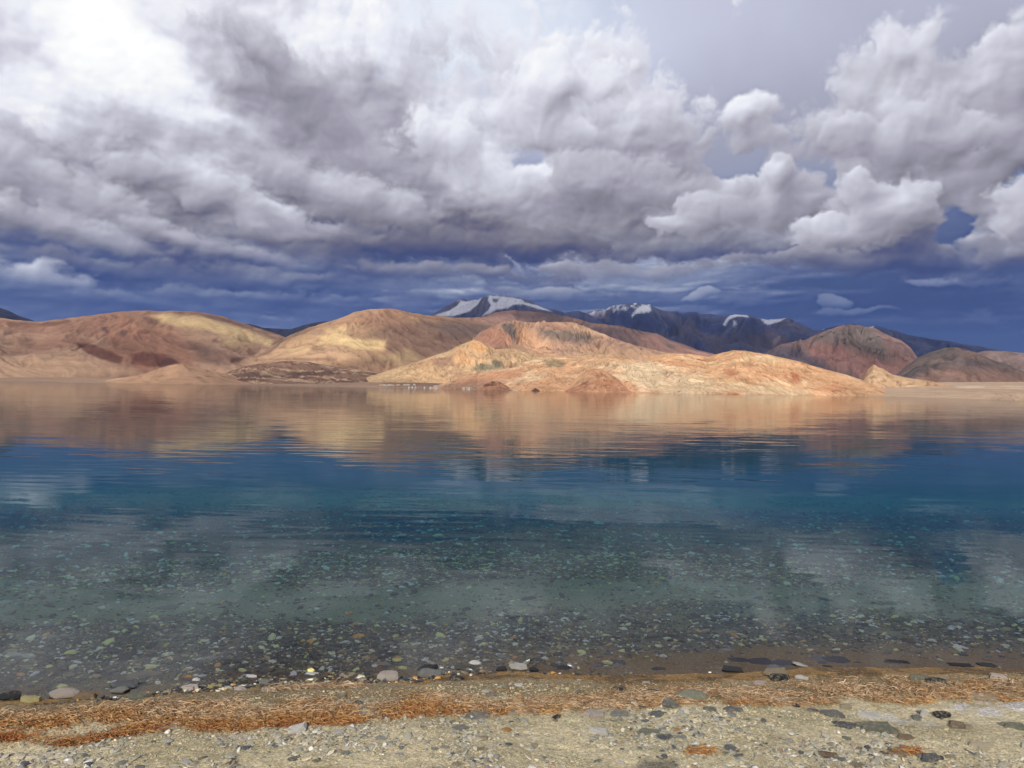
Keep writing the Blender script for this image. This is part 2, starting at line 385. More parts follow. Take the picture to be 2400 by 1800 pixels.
# ------------------------------------------------------------------ mesh helpers
def link(o, parent=None):
    scene.collection.objects.link(o)
    if parent is not None: o.parent = parent
    return o
def make_mesh(name, V, F, mat=None, col=None, uv=None, smooth=False):
    """V (n,3), F (m,3) or (m,4) ints; col (n,3) vertex colours named tint; uv (n,2) per vertex"""
    V = np.ascontiguousarray(V, np.float32); F = np.ascontiguousarray(F, np.int32)
    me = bpy.data.meshes.new(name)
    k = F.shape[1]; m = F.shape[0]
    me.vertices.add(len(V)); me.vertices.foreach_set('co', V.ravel())
    me.loops.add(m * k); me.loops.foreach_set('vertex_index', F.ravel())
    me.polygons.add(m); me.polygons.foreach_set('loop_start', np.arange(0, m * k, k, dtype=np.int32))
    me.polygons.foreach_set('loop_total', np.full(m, k, np.int32))
    me.update(calc_edges=True)
    if col is not None:
        c = np.ones((len(V), 4), np.float32); c[:, :3] = col
        at = me.color_attributes.new('tint', 'FLOAT_COLOR', 'POINT'); at.data.foreach_set('color', c.ravel())
    if uv is not None:
        l = me.uv_layers.new(name='UVMap'); l.data.foreach_set('uv', np.asarray(uv, np.float32)[F.ravel()].ravel())
    me.polygons.foreach_set('use_smooth', np.full(m, smooth, bool))
    if mat: me.materials.append(mat)
    me.validate(); me.update()
    return me
def obj(name, me, parent=None, **props):
    o = bpy.data.objects.new(name, me)
    for k, v in props.items(): o[k] = v
    return link(o, parent)
def grid_faces(nu, nv):
    i = np.arange(nu * nv).reshape(nv, nu)
    return np.stack([i[:-1, :-1].ravel(), i[:-1, 1:].ravel(), i[1:, 1:].ravel(), i[1:, :-1].ravel()], -1)
def new_mat(name):
    m = bpy.data.materials.new(name); m.use_nodes = True; m.node_tree.nodes.clear()
    return m, NT(m.node_tree)
def alb(r, g, b, k=1.25):
    """albedo of a surface that a full front sun shows as this colour"""
    v = np.array([lin(r), lin(g), lin(b)]); lum = v.dot([.25, .6, .15])
    return np.minimum((v * .86 + lum * .14) / k, .82)

# ------------------------------------------------------------------ far shore: hills and mountains
def terrain_mat(name, streak=(0.012, 0.0022), amt=0.30, bump=6.0, rough=0.95):
    m, n = new_mat(name)
    a = n.node('ShaderNodeVertexColor'); a.layer_name = 'tint'
    uvn = n.node('ShaderNodeUVMap'); uvn.uv_map = 'UVMap'
    uvs = n.v('MULTIPLY', uvn.outputs[0], (streak[0], streak[1], 1))
    st = n.noise(uvs, 1.0, 8.0, 0.62, 0.6)
    gp = n.node('ShaderNodeNewGeometry').outputs['Position']
    fn = n.noise(gp, 0.03, 7.0, 0.65)
    f = n.add(n.mul(n.sub(st, 0.5), amt * 2.2), n.mul(n.sub(fn, 0.5), amt * 1.6))
    col = n.v('SCALE', a.outputs[0], scale=n.add(1.0, f))
    warm = n.noise(gp, 0.006, 4.0, 0.6)
    col = n.mix(n.mr(warm, 0.45, 0.7, 0.0, 0.10), col, n.v('MULTIPLY', col, (1.15, 0.90, 0.80)))
    bs = n.node('ShaderNodeBsdfPrincipled')
    n.put(bs.inputs['Base Color'], col); bs.inputs['Roughness'].default_value = rough
    bs.inputs['Specular IOR Level'].default_value = 0.1
    bp = n.node('ShaderNodeBump'); bp.inputs['Distance'].default_value = bump; bp.inputs['Strength'].default_value = 0.8
    n.put(bp.inputs['Height'], n.add(n.mul(st, 1.0), n.mul(fn, 0.8)))
    n.l.new(bp.outputs[0], bs.inputs['Normal'])
    o = n.node('ShaderNodeOutputMaterial'); n.l.new(bs.outputs[0], o.inputs[0])
    return m
M_hill = terrain_mat('dry_earth', amt=0.34)
M_rock = terrain_mat('bare_rock', amt=0.42, bump=16.0)
M_snowy = terrain_mat('snowy_rock', streak=(0.006, 0.0015), amt=0.42, bump=30.0)

def poly_mask(px, py, poly, soft):
    """1 inside a polygon, fading over soft pixels at its edge"""
    poly = np.asarray(poly, float)
    x0, y0 = poly.min(0) - soft * 2; x1, y1 = poly.max(0) + soft * 2
    out = np.zeros(px.shape); sel = (px > x0) & (px < x1) & (py > y0) & (py < y1)
    if not sel.any(): return out
    X = px[sel]; Y = py[sel]; ins = np.zeros(X.shape, bool); d2 = np.full(X.shape, 1e12)
    n = len(poly)
    for i in range(n):
        ax, ay = poly[i]; bx, by = poly[(i + 1) % n]
        if ay != by:
            c = ((ay > Y) != (by > Y)) & (X < (bx - ax) * (Y - ay) / (by - ay) + ax)
            ins ^= c
        ex, ey = bx - ax, by - ay
        t = np.clip(((X - ax) * ex + (Y - ay) * ey) / max(ex * ex + ey * ey, 1e-9), 0, 1)
        d2 = np.minimum(d2, (X - ax - t * ex) ** 2 + (Y - ay - t * ey) ** 2)
    sd = np.sqrt(d2) * np.where(ins, 1, -1)
    out[sel] = sstep(sd, -soft, soft)
    return out

SHORE_X = [-1500, -400, 0, 600, 950, 1050, 1120, 1250, 1650, 1950, 2150, 2400, 2900, 4000]
SHORE_R = [1800, 2200, 2200, 1900, 1500, 1250, 900, 740, 700, 950, 820, 420, 260, 150]
def shore_r(X): return np.interp(X, SHORE_X, SHORE_R)

SN = np.array([.80, .82, .86])
def ridge_layer(name, label, sky, r_ridge, r_foot, mat, colour, patches=(), nx=300, nt=90, seed=1,
                amp=0.10, gf=220.0, gully=1.0, prof=1.25, z_foot=-4.0, rough=1.0, sharp=0.5, warp_px=5.0, foot_is_shore=False, stretch=3.0, spurs=1.0, shear=0.25):
    """A range of hills as a solid form: crest, worn front slope cut by gullies, and a back slope.
    Crest bearings and heights come from the photograph's sight lines at the range's own distance."""
    sky = np.asarray(sky, float)
    X = np.linspace(sky[0, 0], sky[-1, 0], nx)
    Yc = np.interp(X, sky[:, 0], sky[:, 1])
    ker = np.hanning(5); ker /= ker.sum()
    Yc = np.convolve(np.pad(Yc, 2, mode='edge'), ker, 'valid')
    dx, dy, te = px_dir(X, Yc)
    rr = np.interp(X, *r_ridge) if isinstance(r_ridge, tuple) else np.full(nx, float(r_ridge))
    rf = shore_r(X) + (r_foot or 0) if foot_is_shore else (np.interp(X, *r_foot) if isinstance(r_foot, tuple) else np.full(nx, float(r_foot)))
    zr = CAM[2] + rr * te
    nb = max(6, nt // 5)
    t = np.concatenate([np.linspace(0, 1, nt), 1 + (np.linspace(0, 1, nb + 1)[1:] ** 1.3)])
    T, I = np.meshgrid(t, np.arange(nx), indexing='ij')
    front = T <= 1.0
    Rf = rf[I]; Rr = rr[I]; Z = zr[I]; D = np.stack([dx, dy], -1)[I]
    depth = Rr - Rf
    rad = np.where(front, Rf + depth * T, Rr + depth * 0.9 * (T - 1))
    H = np.maximum(Z - z_foot, 0.5)
    u = np.arctan2(D[..., 0], D[..., 1]) * Rr           # metres along the range
    v = depth * np.clip(T, 0, 1)
    # gullies run down the slope, their courses bent by a slow wander
    wu = fbm(u / (gf * 3.0), v / (gf * 3.0), 4, seed + 3) * gf * 1.6
    wu = wu + v * shear + v * .9 * fbm(u / (gf * 5.0), v / (gf * 9.0), 3, seed + 5)
    spur = fbm((u + wu * 1.3) / (gf * 3.2), v / (gf * 9.0), 3, seed + 15, mode='r')
    g = fbm((u + wu) / gf, v / (gf * stretch), 6, seed, gain=sharp, mode='r')
    g2 = fbm((u + wu * .6) / (gf * .33), v / (gf * stretch * .4), 5, seed + 40, gain=.55, mode='r')
    lump = fbm(u / (gf * 2.2), v / (gf * 2.2), 4, seed + 77)
    env = np.clip(T, 0, 1) ** 0.7 * np.clip(1.0 - np.clip(T, 0, 1) ** 5, 0, 1)
    base = np.where(front, np.clip(T, 0, 1) ** prof, 1 - (T - 1) ** 1.2)
    z = z_foot + H * base + H * amp * gully * (spur * spurs + g * 1.0 + g2 * .45) * env + H * amp * 1.1 * lump * env
    z = z + H * 0.012 * rough * fbm(u / (gf * .25), v * 0 + 3.3, 5, seed + 9, gain=.6) * np.exp(-((T - 1) * 12) ** 2)
    P = np.stack([D[..., 0] * rad, D[..., 1] * rad, z], -1).reshape(-1, 3)
    px, py = project(P)
    px = px + fbm(u / (gf * 1.6), v / (gf * 1.6), 5, seed + 200).ravel() * warp_px * 2
    py = py + fbm(u / (gf * 1.6), v / (gf * 1.6), 5, seed + 230).ravel() * warp_px
    f = dict(px=px, py=py, u=u.ravel(), v=v.ravel(), T=np.clip(T, 0, 1).ravel(), g=g.ravel(), g2=g2.ravel(), lump=lump.ravel(), seed=seed, gf=gf, z=P[:, 2])
    col = colour(f)
    rib = fbm(f['u'] / (gf * .35), f['v'] / (gf * .6), 6, seed + 480, gain=.65)
    for (poly, c, soft, op) in patches:
        mk = poly_mask(px, py, poly, soft) * op
        if c is SN: mk = mk * sstep(rib + (op - .66) * 1.1, -.10, .06)
        else: c = np.asarray(c)[None, :] * (1 + .30 * f['g2'] + .15 * f['g'] + .25 * rib)[:, None]; col = col * (1 - mk)[:, None] + c * mk[:, None]; continue  # patches carry the same painted relief tones
        col = col * (1 - mk)[:, None] + np.asarray(c)[None, :] * mk[:, None]
    uv = np.stack([f['u'] + wu.ravel(), f['v']], -1)
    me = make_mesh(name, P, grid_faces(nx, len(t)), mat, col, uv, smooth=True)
    return obj(name, me, kind='structure', label=label)

def lerp(a, b, m): return np.asarray(a)[None, :] * (1 - m)[:, None] + np.asarray(b)[None, :] * m[:, None]
def palette(c0, c1, c2=None, lo=-.05, hi=.25, gcol=None, gamt=0.5, stripes=0.0, sc=None, scale=4.0, outcrop=.45, lines=.85):
    def fn(f):
        n = fbm(f['u'] / (f['gf'] * scale), f['v'] / (f['gf'] * scale * .7), 5, f['seed'] + 301, gain=.55)
        col = lerp(c0, c1, sstep(n, lo, hi))
        if c2 is not None:
            n2 = fbm(f['u'] / (f['gf'] * scale * .7), f['v'] / (f['gf'] * scale * .5), 6, f['seed'] + 333, gain=.55)
            m = sstep(n2, .05, .3)[:, None]; col = col * (1 - m) + np.asarray(c2)[None] * m
        if gcol is not None:       # gully tint: silt and scree, darker on some hills as relief shade
            m = (sstep(-f['g'], 0.0, .30) * gamt)[:, None]; col = col * (1 - m) + np.asarray(gcol)[None] * m
        if stripes:
            s = np.sin((f['v'] * .06 + f['u'] * .02) + 6 * fbm(f['u'] / 160, f['v'] / 160, 4, f['seed'] + 350))
            m = (sstep(s, .3, 1.0) * stripes)[:, None]; col = col * (1 - m) + np.asarray(sc)[None] * m
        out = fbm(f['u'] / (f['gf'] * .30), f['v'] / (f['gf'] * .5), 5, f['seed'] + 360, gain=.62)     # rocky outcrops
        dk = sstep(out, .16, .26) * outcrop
        ln = sstep(-f['g2'], .10, .42) * lines                                               # rills, with relief shade darkened into the colour
        return col * (1 + .28 * f['g2'] + .18 * f['g'])[:, None] * (1 - .38 * dk - .34 * ln)[:, None]  # crests lightened and gullies darkened in the colour to suggest relief
    return fn

# -- far mountains
ridge_layer('mountain', 'dark blue mountain slope at the far left, behind the brown hill',
    [(-900, 700), (-300, 690), (-60, 705), (0, 721), (22, 729), (47, 741), (83, 753), (140, 790), (250, 870)], 9000, 6500, M_rock,
    palette(alb(96, 98, 118), alb(80, 84, 108)), nx=120, nt=40, seed=11, gf=400, amp=.12)
ridge_layer('mountain', 'small dark blue mountains seen through the saddle between the two round hills',
    [(420, 870), (520, 770), (560, 758), (593, 761), (615, 768), (644, 770), (680, 772), (700, 766), (723, 759), (765, 752), (830, 760), (950, 880)], 8000, 6500, M_rock,
    palette(alb(105, 100, 112), alb(84, 86, 105)), nx=110, nt=30, seed=12, gf=300, amp=.10)
def snowy(base, lo, amt=1.0):
    """scattered thin snow between the rocks above a height given in the frame's rows"""
    def fn(f):
        c = base(f)
        n = fbm(f['u'] / 60, f['v'] / 200, 6, f['seed'] + 400, gain=.65)
        m = sstep(n, .10, .22) * sstep(lo - f['py'] + n * 20, 0, 14) * amt
        return c * (1 - m)[:, None] + SN[None] * m[:, None]
    return fn
slate = palette(alb(102, 110, 148), alb(80, 92, 138), alb(122, 114, 136), gcol=alb(150, 146, 162), gamt=.35)
ridge_layer('mountain', 'long dark range with snow patches behind the red and orange hills',
    [(1300, 870), (1345, 760), (1370, 735), (1393, 727), (1415, 725), (1428, 719), (1440, 714), (1451, 715), (1462, 711), (1494, 709), (1508, 713), (1523, 715), (1545, 725), (1570, 731), (1585, 730), (1600, 733),
     (1629, 730), (1640, 735), (1654, 736), (1694, 740), (1719, 737), (1756, 738), (1777, 746), (1795, 749), (1817, 748), (1846, 745), (1868, 754), (1884, 762), (1900, 770), (1922, 772), (1947, 767), (1980, 761),
     (2001, 758), (2027, 765), (2040, 766), (2052, 763), (2081, 772), (2099, 774), (2124, 785), (2153, 789), (2215, 799), (2287, 810), (2341, 821), (2400, 828), (2550, 846), (2700, 862), (3000, 868), (3400, 875)],
    10500, 8300, M_snowy, snowy(slate, 727, .9), [
    ([(1480, 740), (1492, 724), (1507, 714), (1524, 716), (1529, 728), (1511, 733), (1492, 735), (1484, 743)], SN, 1.5, 1.0),
    ([(1370, 735), (1392, 727), (1420, 724), (1440, 715), (1500, 710), (1495, 722), (1455, 726), (1440, 745), (1428, 730), (1410, 740), (1395, 738)], SN, 3.5, .62),
    ([(1693, 760), (1701, 748), (1716, 736), (1752, 738), (1757, 744), (1732, 741), (1722, 743), (1708, 750), (1697, 765)], SN, 1.2, 1.0),
    ([(1716, 750), (1722, 752), (1728, 762), (1718, 764)], SN, 1.5, .7),
    ([(1780, 747), (1815, 749), (1842, 746), (1822, 755), (1800, 761), (1790, 757)], SN, 1.2, 1.0),
    ([(1925, 771), (1936, 767), (1932, 771)], SN, 1.0, .9), ([(1960, 770), (1974, 764), (1966, 772)], SN, 1.0, .8),
    ([(2033, 768), (2050, 763), (2046, 769), (2034, 770)], SN, 1.0, 1.0),
    ([(1607, 738), (1640, 736), (1660, 747), (1630, 745)], SN, 4.0, .30),
    ([(1750, 800), (1800, 770), (1850, 790), (1830, 830), (1770, 830)], alb(140, 116, 118), 10, .6),
    ([(1805, 800), (1825, 787), (1832, 792), (1812, 810)], alb(200, 175, 160), 3, .7),
    ([(1660, 790), (1760, 775), (1790, 800), (1740, 850), (1650, 840)], alb(110, 98, 108), 14, .5),
    ], nx=620, nt=110, shear=0.5, seed=21, gf=360, amp=.19, spurs=1.8, sharp=.6, rough=1.6, warp_px=2.5)
ridge_layer('snow_mountain', 'highest peak with long white snow fields, left of the centre of the range',
    [(900, 870), (960, 770), (1008, 738), (1020, 733), (1031, 727), (1042, 720), (1053, 716), (1063, 708), (1075, 702), (1086, 700), (1100, 704), (1118, 702), (1132, 697), (1147, 691), (1156, 694), (1165, 693), (1180, 693), (1198, 696),
     (1223, 700), (1245, 707), (1258, 713), (1270, 718), (1283, 723), (1295, 725), (1324, 732), (1357, 729), (1379, 736), (1420, 760), (1500, 810), (1560, 870)],
    9500, 7600, M_snowy, snowy(slate, 712, .35), [
    ([(1020, 738), (1052, 728), (1071, 717), (1080, 704), (1092, 707), (1104, 705), (1131, 698), (1120, 715), (1100, 730), (1075, 737), (1060, 741), (1030, 741)], SN, 1.5, 1.0),
    ([(1147, 693), (1160, 694), (1198, 697), (1222, 702), (1230, 709), (1260, 716), (1295, 731), (1262, 724), (1225, 713), (1205, 714), (1192, 722), (1165, 726), (1150, 736), (1128, 743), (1145, 728), (1152, 716), (1145, 705)], SN, 1.3, 1.0),
    ([(1155, 700), (1170, 702), (1165, 710), (1157, 708)], alb(80, 82, 100), 2, .9),
    ([(1120, 745), (1150, 735), (1200, 728), (1290, 735), (1340, 750), (1400, 790), (1100, 790)], alb(128, 104, 104), 8, .8),
    ], nx=330, nt=110, seed=31, gf=380, amp=.15, sharp=.55, rough=1.4, warp_px=2.0)
# -- brown apron of the snow mountain, running down to the right
brown = palette(alb(150, 116, 104), alb(112, 94, 92), alb(176, 130, 108), gcol=alb(170, 140, 120), gamt=.35)
ridge_layer('hill', 'purple brown slope below the snow peak, running down to the right',
    [(960, 880), (1010, 800), (1071, 745), (1133, 743), (1162, 731), (1205, 727), (1270, 732), (1335, 742), (1386, 757), (1451, 764), (1509, 777), (1541, 782), (1570, 797), (1600, 806), (1636, 820), (1680, 831), (1760, 860), (1800, 880)],
    6500, 5300, M_rock, brown, [
    ([(1500, 790), (1541, 783), (1600, 810), (1680, 832), (1660, 850), (1560, 845), (1500, 830)], alb(184, 138, 118), 8, .85),
    ([(1560, 800), (1590, 815), (1570, 815)], alb(110, 115, 100), 4, .7),
    ([(1270, 745), (1450, 765), (1500, 800), (1480, 830), (1380, 800), (1300, 770)], alb(118, 96, 96), 14, .6),
    ([(1080, 760), (1133, 743), (1180, 745), (1180, 765)], alb(182, 138, 116), 8, .6),
    ], nx=330, nt=100, shear=0.8, seed=41, gf=240, amp=.13, warp_px=3)
# -- right: red mountain, grey-green hill
ridge_layer('mountain', 'reddish mountain with a grey top to the right of the orange hills',
    [(1680, 890), (1740, 850), (1795, 826), (1831, 806), (1853, 803), (1882, 799), (1907, 787), (1944, 772), (1980, 763), (2009, 761), (2052, 770), (2081, 785), (2114, 799), (2135, 816), (2150, 837), (2179, 863), (2230, 890)],
    4600, 3600, M_rock, palette(alb(158, 126, 116), alb(136, 116, 112), alb(174, 130, 118), gcol=alb(182, 150, 134), gamt=.4), [
    ([(1890, 818), (1930, 805), (1975, 818), (2000, 835), (2040, 830), (2075, 852), (2120, 850), (2175, 880), (2100, 890), (2010, 885), (1985, 862), (1950, 866), (1930, 842), (1900, 840)], alb(188, 136, 122), 14, .8),
    ([(1880, 800), (1940, 772), (2010, 760), (2060, 775), (2100, 830), (2060, 830), (1990, 810), (1930, 800)], alb(142, 130, 122), 12, .85),
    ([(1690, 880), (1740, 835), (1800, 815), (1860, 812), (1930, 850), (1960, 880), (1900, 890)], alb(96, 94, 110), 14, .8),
    ([(2060, 780), (2120, 810), (2160, 860), (2120, 855), (2080, 830)], alb(168, 128, 116), 10, .6),
    ], nx=380, nt=120, shear=0.95, seed=51, gf=110, amp=.20, sharp=.6, spurs=2.4, warp_px=4)
ridge_layer('hill', 'brown ridge at the right edge behind the grey-green hill',
    [(2200, 880), (2260, 835), (2305, 822), (2340, 822), (2400, 827), (2500, 836), (2700, 855), (3000, 870), (3300, 880)], 5600, 4800, M_rock,
    palette(alb(140, 118, 110), alb(120, 108, 106)), nx=110, nt=50, seed=55, gf=200, amp=.13)
ridge_layer('hill', 'grey brown hill with a reddish foot at the right edge of the photo',
    [(2080, 895), (2120, 862), (2150, 838), (2179, 826), (2215, 815), (2244, 814), (2287, 826), (2323, 842), (2367, 856), (2400, 871), (2500, 884), (2650, 892), (2900, 900)],
    3800, 3050, M_rock, palette(alb(142, 126, 114), alb(124, 112, 108), alb(160, 132, 116), gcol=alb(164, 146, 130), gamt=.4), [
    ([(2150, 880), (2230, 860), (2330, 862), (2420, 878), (2420, 905), (2150, 905)], alb(178, 138, 116), 14, .8),
    ], nx=260, nt=100, shear=0.8, seed=57, gf=110, amp=.17, spurs=2.0, sharp=.6, warp_px=4)
# -- flats
def flat_col(f):
    c = lerp(alb(180, 148, 120), alb(214, 182, 148), sstep(f['px'], 900, 1700))
    n = fbm(f['u'] / 260, f['v'] / 60, 5, 501)
    c = c * (1 + .22 * n)[:, None]
    m = sstep(f['v'] + n * 30, 40, 8) * sstep(f['px'], 500, 150) * .6
    return c * (1 - m)[:, None] + np.asarray(alb(226, 196, 156))[None] * m[:, None]
ridge_layer('shore_plain', 'pale flat shore plain between the lake and the feet of the hills',
    [(-1500, 876), (-400, 880), (0, 884), (330, 884), (600, 888), (900, 893), (1000, 897), (1150, 904), (1300, 907), (1600, 912), (1800, 908), (1950, 905), (2050, 900), (2200, 896), (2400, 895), (2700, 900), (3200, 905), (4000, 915)],
    ([-1500, 700, 1000, 1200, 1700, 2000, 4000], [3300, 2900, 2100, 1300, 1350, 2600, 2900]), 0, M_hill, flat_col, nx=500, nt=60, seed=61, gf=160, amp=.05, z_foot=-1.0, foot_is_shore=True, prof=1.0, patches=[
    ([(-200, 880), (30, 879), (165, 877), (165, 881), (30, 883), (-200, 884)], alb(118, 88, 72), 1.2, .8),
    ([(190, 875), (275, 873), (275, 877), (190, 880)], alb(118, 88, 72), 1.2, .8),
    ([(2230, 903), (2420, 906), (2420, 912), (2250, 909)], alb(232, 205, 172), 2, .8),
    ([(900, 888), (1090, 890), (1160, 915), (900, 908)], alb(140, 108, 92), 6, .7),
    ])
# -- left hills
tan = palette(alb(194, 154, 122), alb(172, 128, 102), alb(206, 166, 126), lo=-.15, hi=.25, scale=5, outcrop=.55, lines=.6, gcol=alb(150, 112, 92), gamt=.35)
SUNLIT_YEL = alb(240, 206, 142)  # sunlit breaks between cloud shadows, painted into the hills' colour
ridge_layer('hill', 'long rounded brown hill with a crown painted sunlit yellow on the left',
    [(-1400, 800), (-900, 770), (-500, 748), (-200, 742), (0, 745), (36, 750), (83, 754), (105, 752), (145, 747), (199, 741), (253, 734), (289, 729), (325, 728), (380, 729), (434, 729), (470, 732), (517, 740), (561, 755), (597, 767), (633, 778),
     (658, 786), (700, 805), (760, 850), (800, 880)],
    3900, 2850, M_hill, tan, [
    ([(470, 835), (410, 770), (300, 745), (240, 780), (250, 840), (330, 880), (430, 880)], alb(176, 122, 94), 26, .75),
    ([(355, 740), (400, 735), (480, 742), (560, 765), (640, 800), (632, 812), (560, 795), (480, 772), (410, 765), (365, 755)], SUNLIT_YEL, 7, .85),
    ([(500, 790), (560, 790), (600, 812), (545, 815)], SUNLIT_YEL, 8, .5),
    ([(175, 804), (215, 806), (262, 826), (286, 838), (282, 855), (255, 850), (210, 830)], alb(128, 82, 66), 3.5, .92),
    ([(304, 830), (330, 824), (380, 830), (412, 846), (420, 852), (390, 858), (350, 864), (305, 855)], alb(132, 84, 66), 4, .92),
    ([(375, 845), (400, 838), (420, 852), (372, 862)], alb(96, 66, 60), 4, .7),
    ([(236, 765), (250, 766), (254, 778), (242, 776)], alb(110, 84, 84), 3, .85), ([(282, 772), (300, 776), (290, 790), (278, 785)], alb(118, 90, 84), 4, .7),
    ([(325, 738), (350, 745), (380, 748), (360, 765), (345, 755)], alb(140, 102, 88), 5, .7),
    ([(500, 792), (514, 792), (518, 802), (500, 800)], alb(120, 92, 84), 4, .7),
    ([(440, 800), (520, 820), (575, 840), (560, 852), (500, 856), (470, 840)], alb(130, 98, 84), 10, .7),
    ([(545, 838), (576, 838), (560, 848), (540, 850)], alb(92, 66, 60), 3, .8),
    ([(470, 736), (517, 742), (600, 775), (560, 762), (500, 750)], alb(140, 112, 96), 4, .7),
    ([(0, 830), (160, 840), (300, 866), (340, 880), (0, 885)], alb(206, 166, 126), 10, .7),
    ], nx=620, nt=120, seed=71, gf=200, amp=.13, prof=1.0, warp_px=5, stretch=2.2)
ridge_layer('hill', 'round tan hill with painted sunlit yellow patches and a dark brown right shoulder',
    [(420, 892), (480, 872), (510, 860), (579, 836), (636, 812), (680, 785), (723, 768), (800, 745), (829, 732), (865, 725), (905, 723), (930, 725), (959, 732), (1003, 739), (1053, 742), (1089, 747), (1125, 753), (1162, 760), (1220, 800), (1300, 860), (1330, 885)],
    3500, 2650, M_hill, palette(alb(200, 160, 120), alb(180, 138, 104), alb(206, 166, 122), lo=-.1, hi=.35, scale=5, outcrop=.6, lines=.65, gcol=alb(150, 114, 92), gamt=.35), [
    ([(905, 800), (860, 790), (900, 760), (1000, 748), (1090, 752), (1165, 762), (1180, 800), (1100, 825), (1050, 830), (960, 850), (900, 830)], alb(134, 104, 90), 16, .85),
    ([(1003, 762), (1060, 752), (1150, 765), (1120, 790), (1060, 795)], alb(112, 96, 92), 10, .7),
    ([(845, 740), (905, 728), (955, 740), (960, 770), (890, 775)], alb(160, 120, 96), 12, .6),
    ([(748, 790), (800, 780), (830, 795), (905, 800), (900, 820), (850, 822), (790, 808), (745, 806)], SUNLIT_YEL, 5, .9),
    ([(760, 770), (810, 765), (815, 785), (770, 785)], SUNLIT_YEL, 10, .55),
    ([(675, 818), (730, 815), (725, 826), (680, 828)], SUNLIT_YEL, 6, .45),
    ([(890, 835), (960, 820), (1000, 850), (940, 862)], SUNLIT_YEL, 12, .4),
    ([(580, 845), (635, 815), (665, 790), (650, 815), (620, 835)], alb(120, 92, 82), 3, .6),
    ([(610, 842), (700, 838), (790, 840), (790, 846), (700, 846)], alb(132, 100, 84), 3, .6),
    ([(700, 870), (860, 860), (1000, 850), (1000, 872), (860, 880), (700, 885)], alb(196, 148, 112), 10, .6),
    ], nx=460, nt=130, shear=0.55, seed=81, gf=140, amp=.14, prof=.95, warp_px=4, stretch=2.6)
ridge_layer('hill', 'low dark knoll with curved pale bands at the foot of the round tan hill',
    [(500, 895), (535, 868), (579, 857), (629, 849), (669, 846), (723, 848), (800, 862), (860, 868), (930, 880), (980, 895)], 2550, 2020, M_rock,
    palette(alb(146, 112, 92), alb(120, 92, 80), gcol=alb(206, 172, 136), gamt=.4, stripes=.75, sc=alb(212, 178, 140)), nx=240, nt=70, seed=85, gf=60, amp=.25, warp_px=3)
ridge_layer('hill', 'low smooth sandy knoll on the left shore',
    [(230, 893), (280, 886), (333, 878), (362, 867), (395, 857), (416, 853), (452, 860), (506, 871), (579, 888), (622, 897), (680, 904)], 2300, 15, M_hill,
    palette(alb(190, 148, 112), alb(204, 164, 122)), nx=160, nt=50, seed=87, gf=120, amp=.05, foot_is_shore=True, warp_px=2)
# -- centre: reddish mid hills, tan foothills
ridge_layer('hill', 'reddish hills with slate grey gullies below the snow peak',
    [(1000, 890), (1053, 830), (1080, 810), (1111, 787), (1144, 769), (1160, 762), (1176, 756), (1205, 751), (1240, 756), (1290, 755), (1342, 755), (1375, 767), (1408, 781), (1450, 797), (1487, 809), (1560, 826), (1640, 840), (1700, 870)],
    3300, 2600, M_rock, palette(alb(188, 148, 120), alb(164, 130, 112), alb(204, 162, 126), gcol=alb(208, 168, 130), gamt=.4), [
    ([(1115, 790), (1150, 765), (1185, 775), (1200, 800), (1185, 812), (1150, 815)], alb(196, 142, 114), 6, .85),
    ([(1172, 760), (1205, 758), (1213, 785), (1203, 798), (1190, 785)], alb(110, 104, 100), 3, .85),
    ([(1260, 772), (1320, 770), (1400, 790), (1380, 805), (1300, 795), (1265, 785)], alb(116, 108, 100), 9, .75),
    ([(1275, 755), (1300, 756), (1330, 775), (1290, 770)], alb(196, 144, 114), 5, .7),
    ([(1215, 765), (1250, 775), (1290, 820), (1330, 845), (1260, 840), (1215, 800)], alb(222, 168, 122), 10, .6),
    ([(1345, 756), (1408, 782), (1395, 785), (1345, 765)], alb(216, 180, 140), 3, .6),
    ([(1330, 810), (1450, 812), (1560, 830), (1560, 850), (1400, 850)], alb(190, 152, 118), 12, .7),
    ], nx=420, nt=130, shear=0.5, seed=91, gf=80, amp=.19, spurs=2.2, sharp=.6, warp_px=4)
ridge_layer('hill', 'tan foothills with orange and grey-green patches left of centre',
    [(820, 900), (860, 884), (900, 872), (927, 862), (950, 855), (974, 849), (1013, 835), (1053, 822), (1070, 812), (1089, 804), (1111, 796), (1125, 800), (1136, 806), (1162, 819), (1183, 817), (1212, 815), (1230, 822), (1252, 831), (1306, 835), (1361, 832), (1415, 829), (1460, 832), (1498, 846), (1540, 870), (1600, 900)],
    2350, ([800, 1000, 1200, 1600], [2100, 1980, 1850, 1800]), M_rock, palette(alb(214, 176, 130), alb(196, 156, 116), alb(224, 180, 128), gcol=alb(232, 200, 152), gamt=.45, outcrop=.25, lines=.5), [
    ([(1095, 803), (1112, 797), (1130, 804), (1150, 820), (1130, 826), (1108, 818)], alb(244, 184, 118), 3, .9),
    ([(1060, 835), (1090, 828), (1115, 840), (1100, 858), (1070, 850)], alb(238, 184, 126), 6, .8),
    ([(1010, 845), (1060, 835), (1060, 855), (1020, 862)], alb(160, 122, 104), 7, .7),
    ([(1105, 862), (1130, 850), (1150, 855), (1165, 845), (1180, 860), (1150, 868), (1110, 868)], alb(138, 134, 108), 3, .9),
    ([(1148, 848), (1165, 842), (1182, 858), (1165, 860)], alb(124, 122, 100), 2, .8),
    ([(855, 890), (900, 873), (960, 868), (1000, 878), (950, 888), (880, 895)], alb(214, 180, 132), 5, .7),
    ], nx=460, nt=110, seed=101, gf=36, amp=.22, sharp=.55, warp_px=3)
CREAM = alb(240, 206, 162); ORG = alb(230, 174, 126); RUST = alb(196, 118, 78)
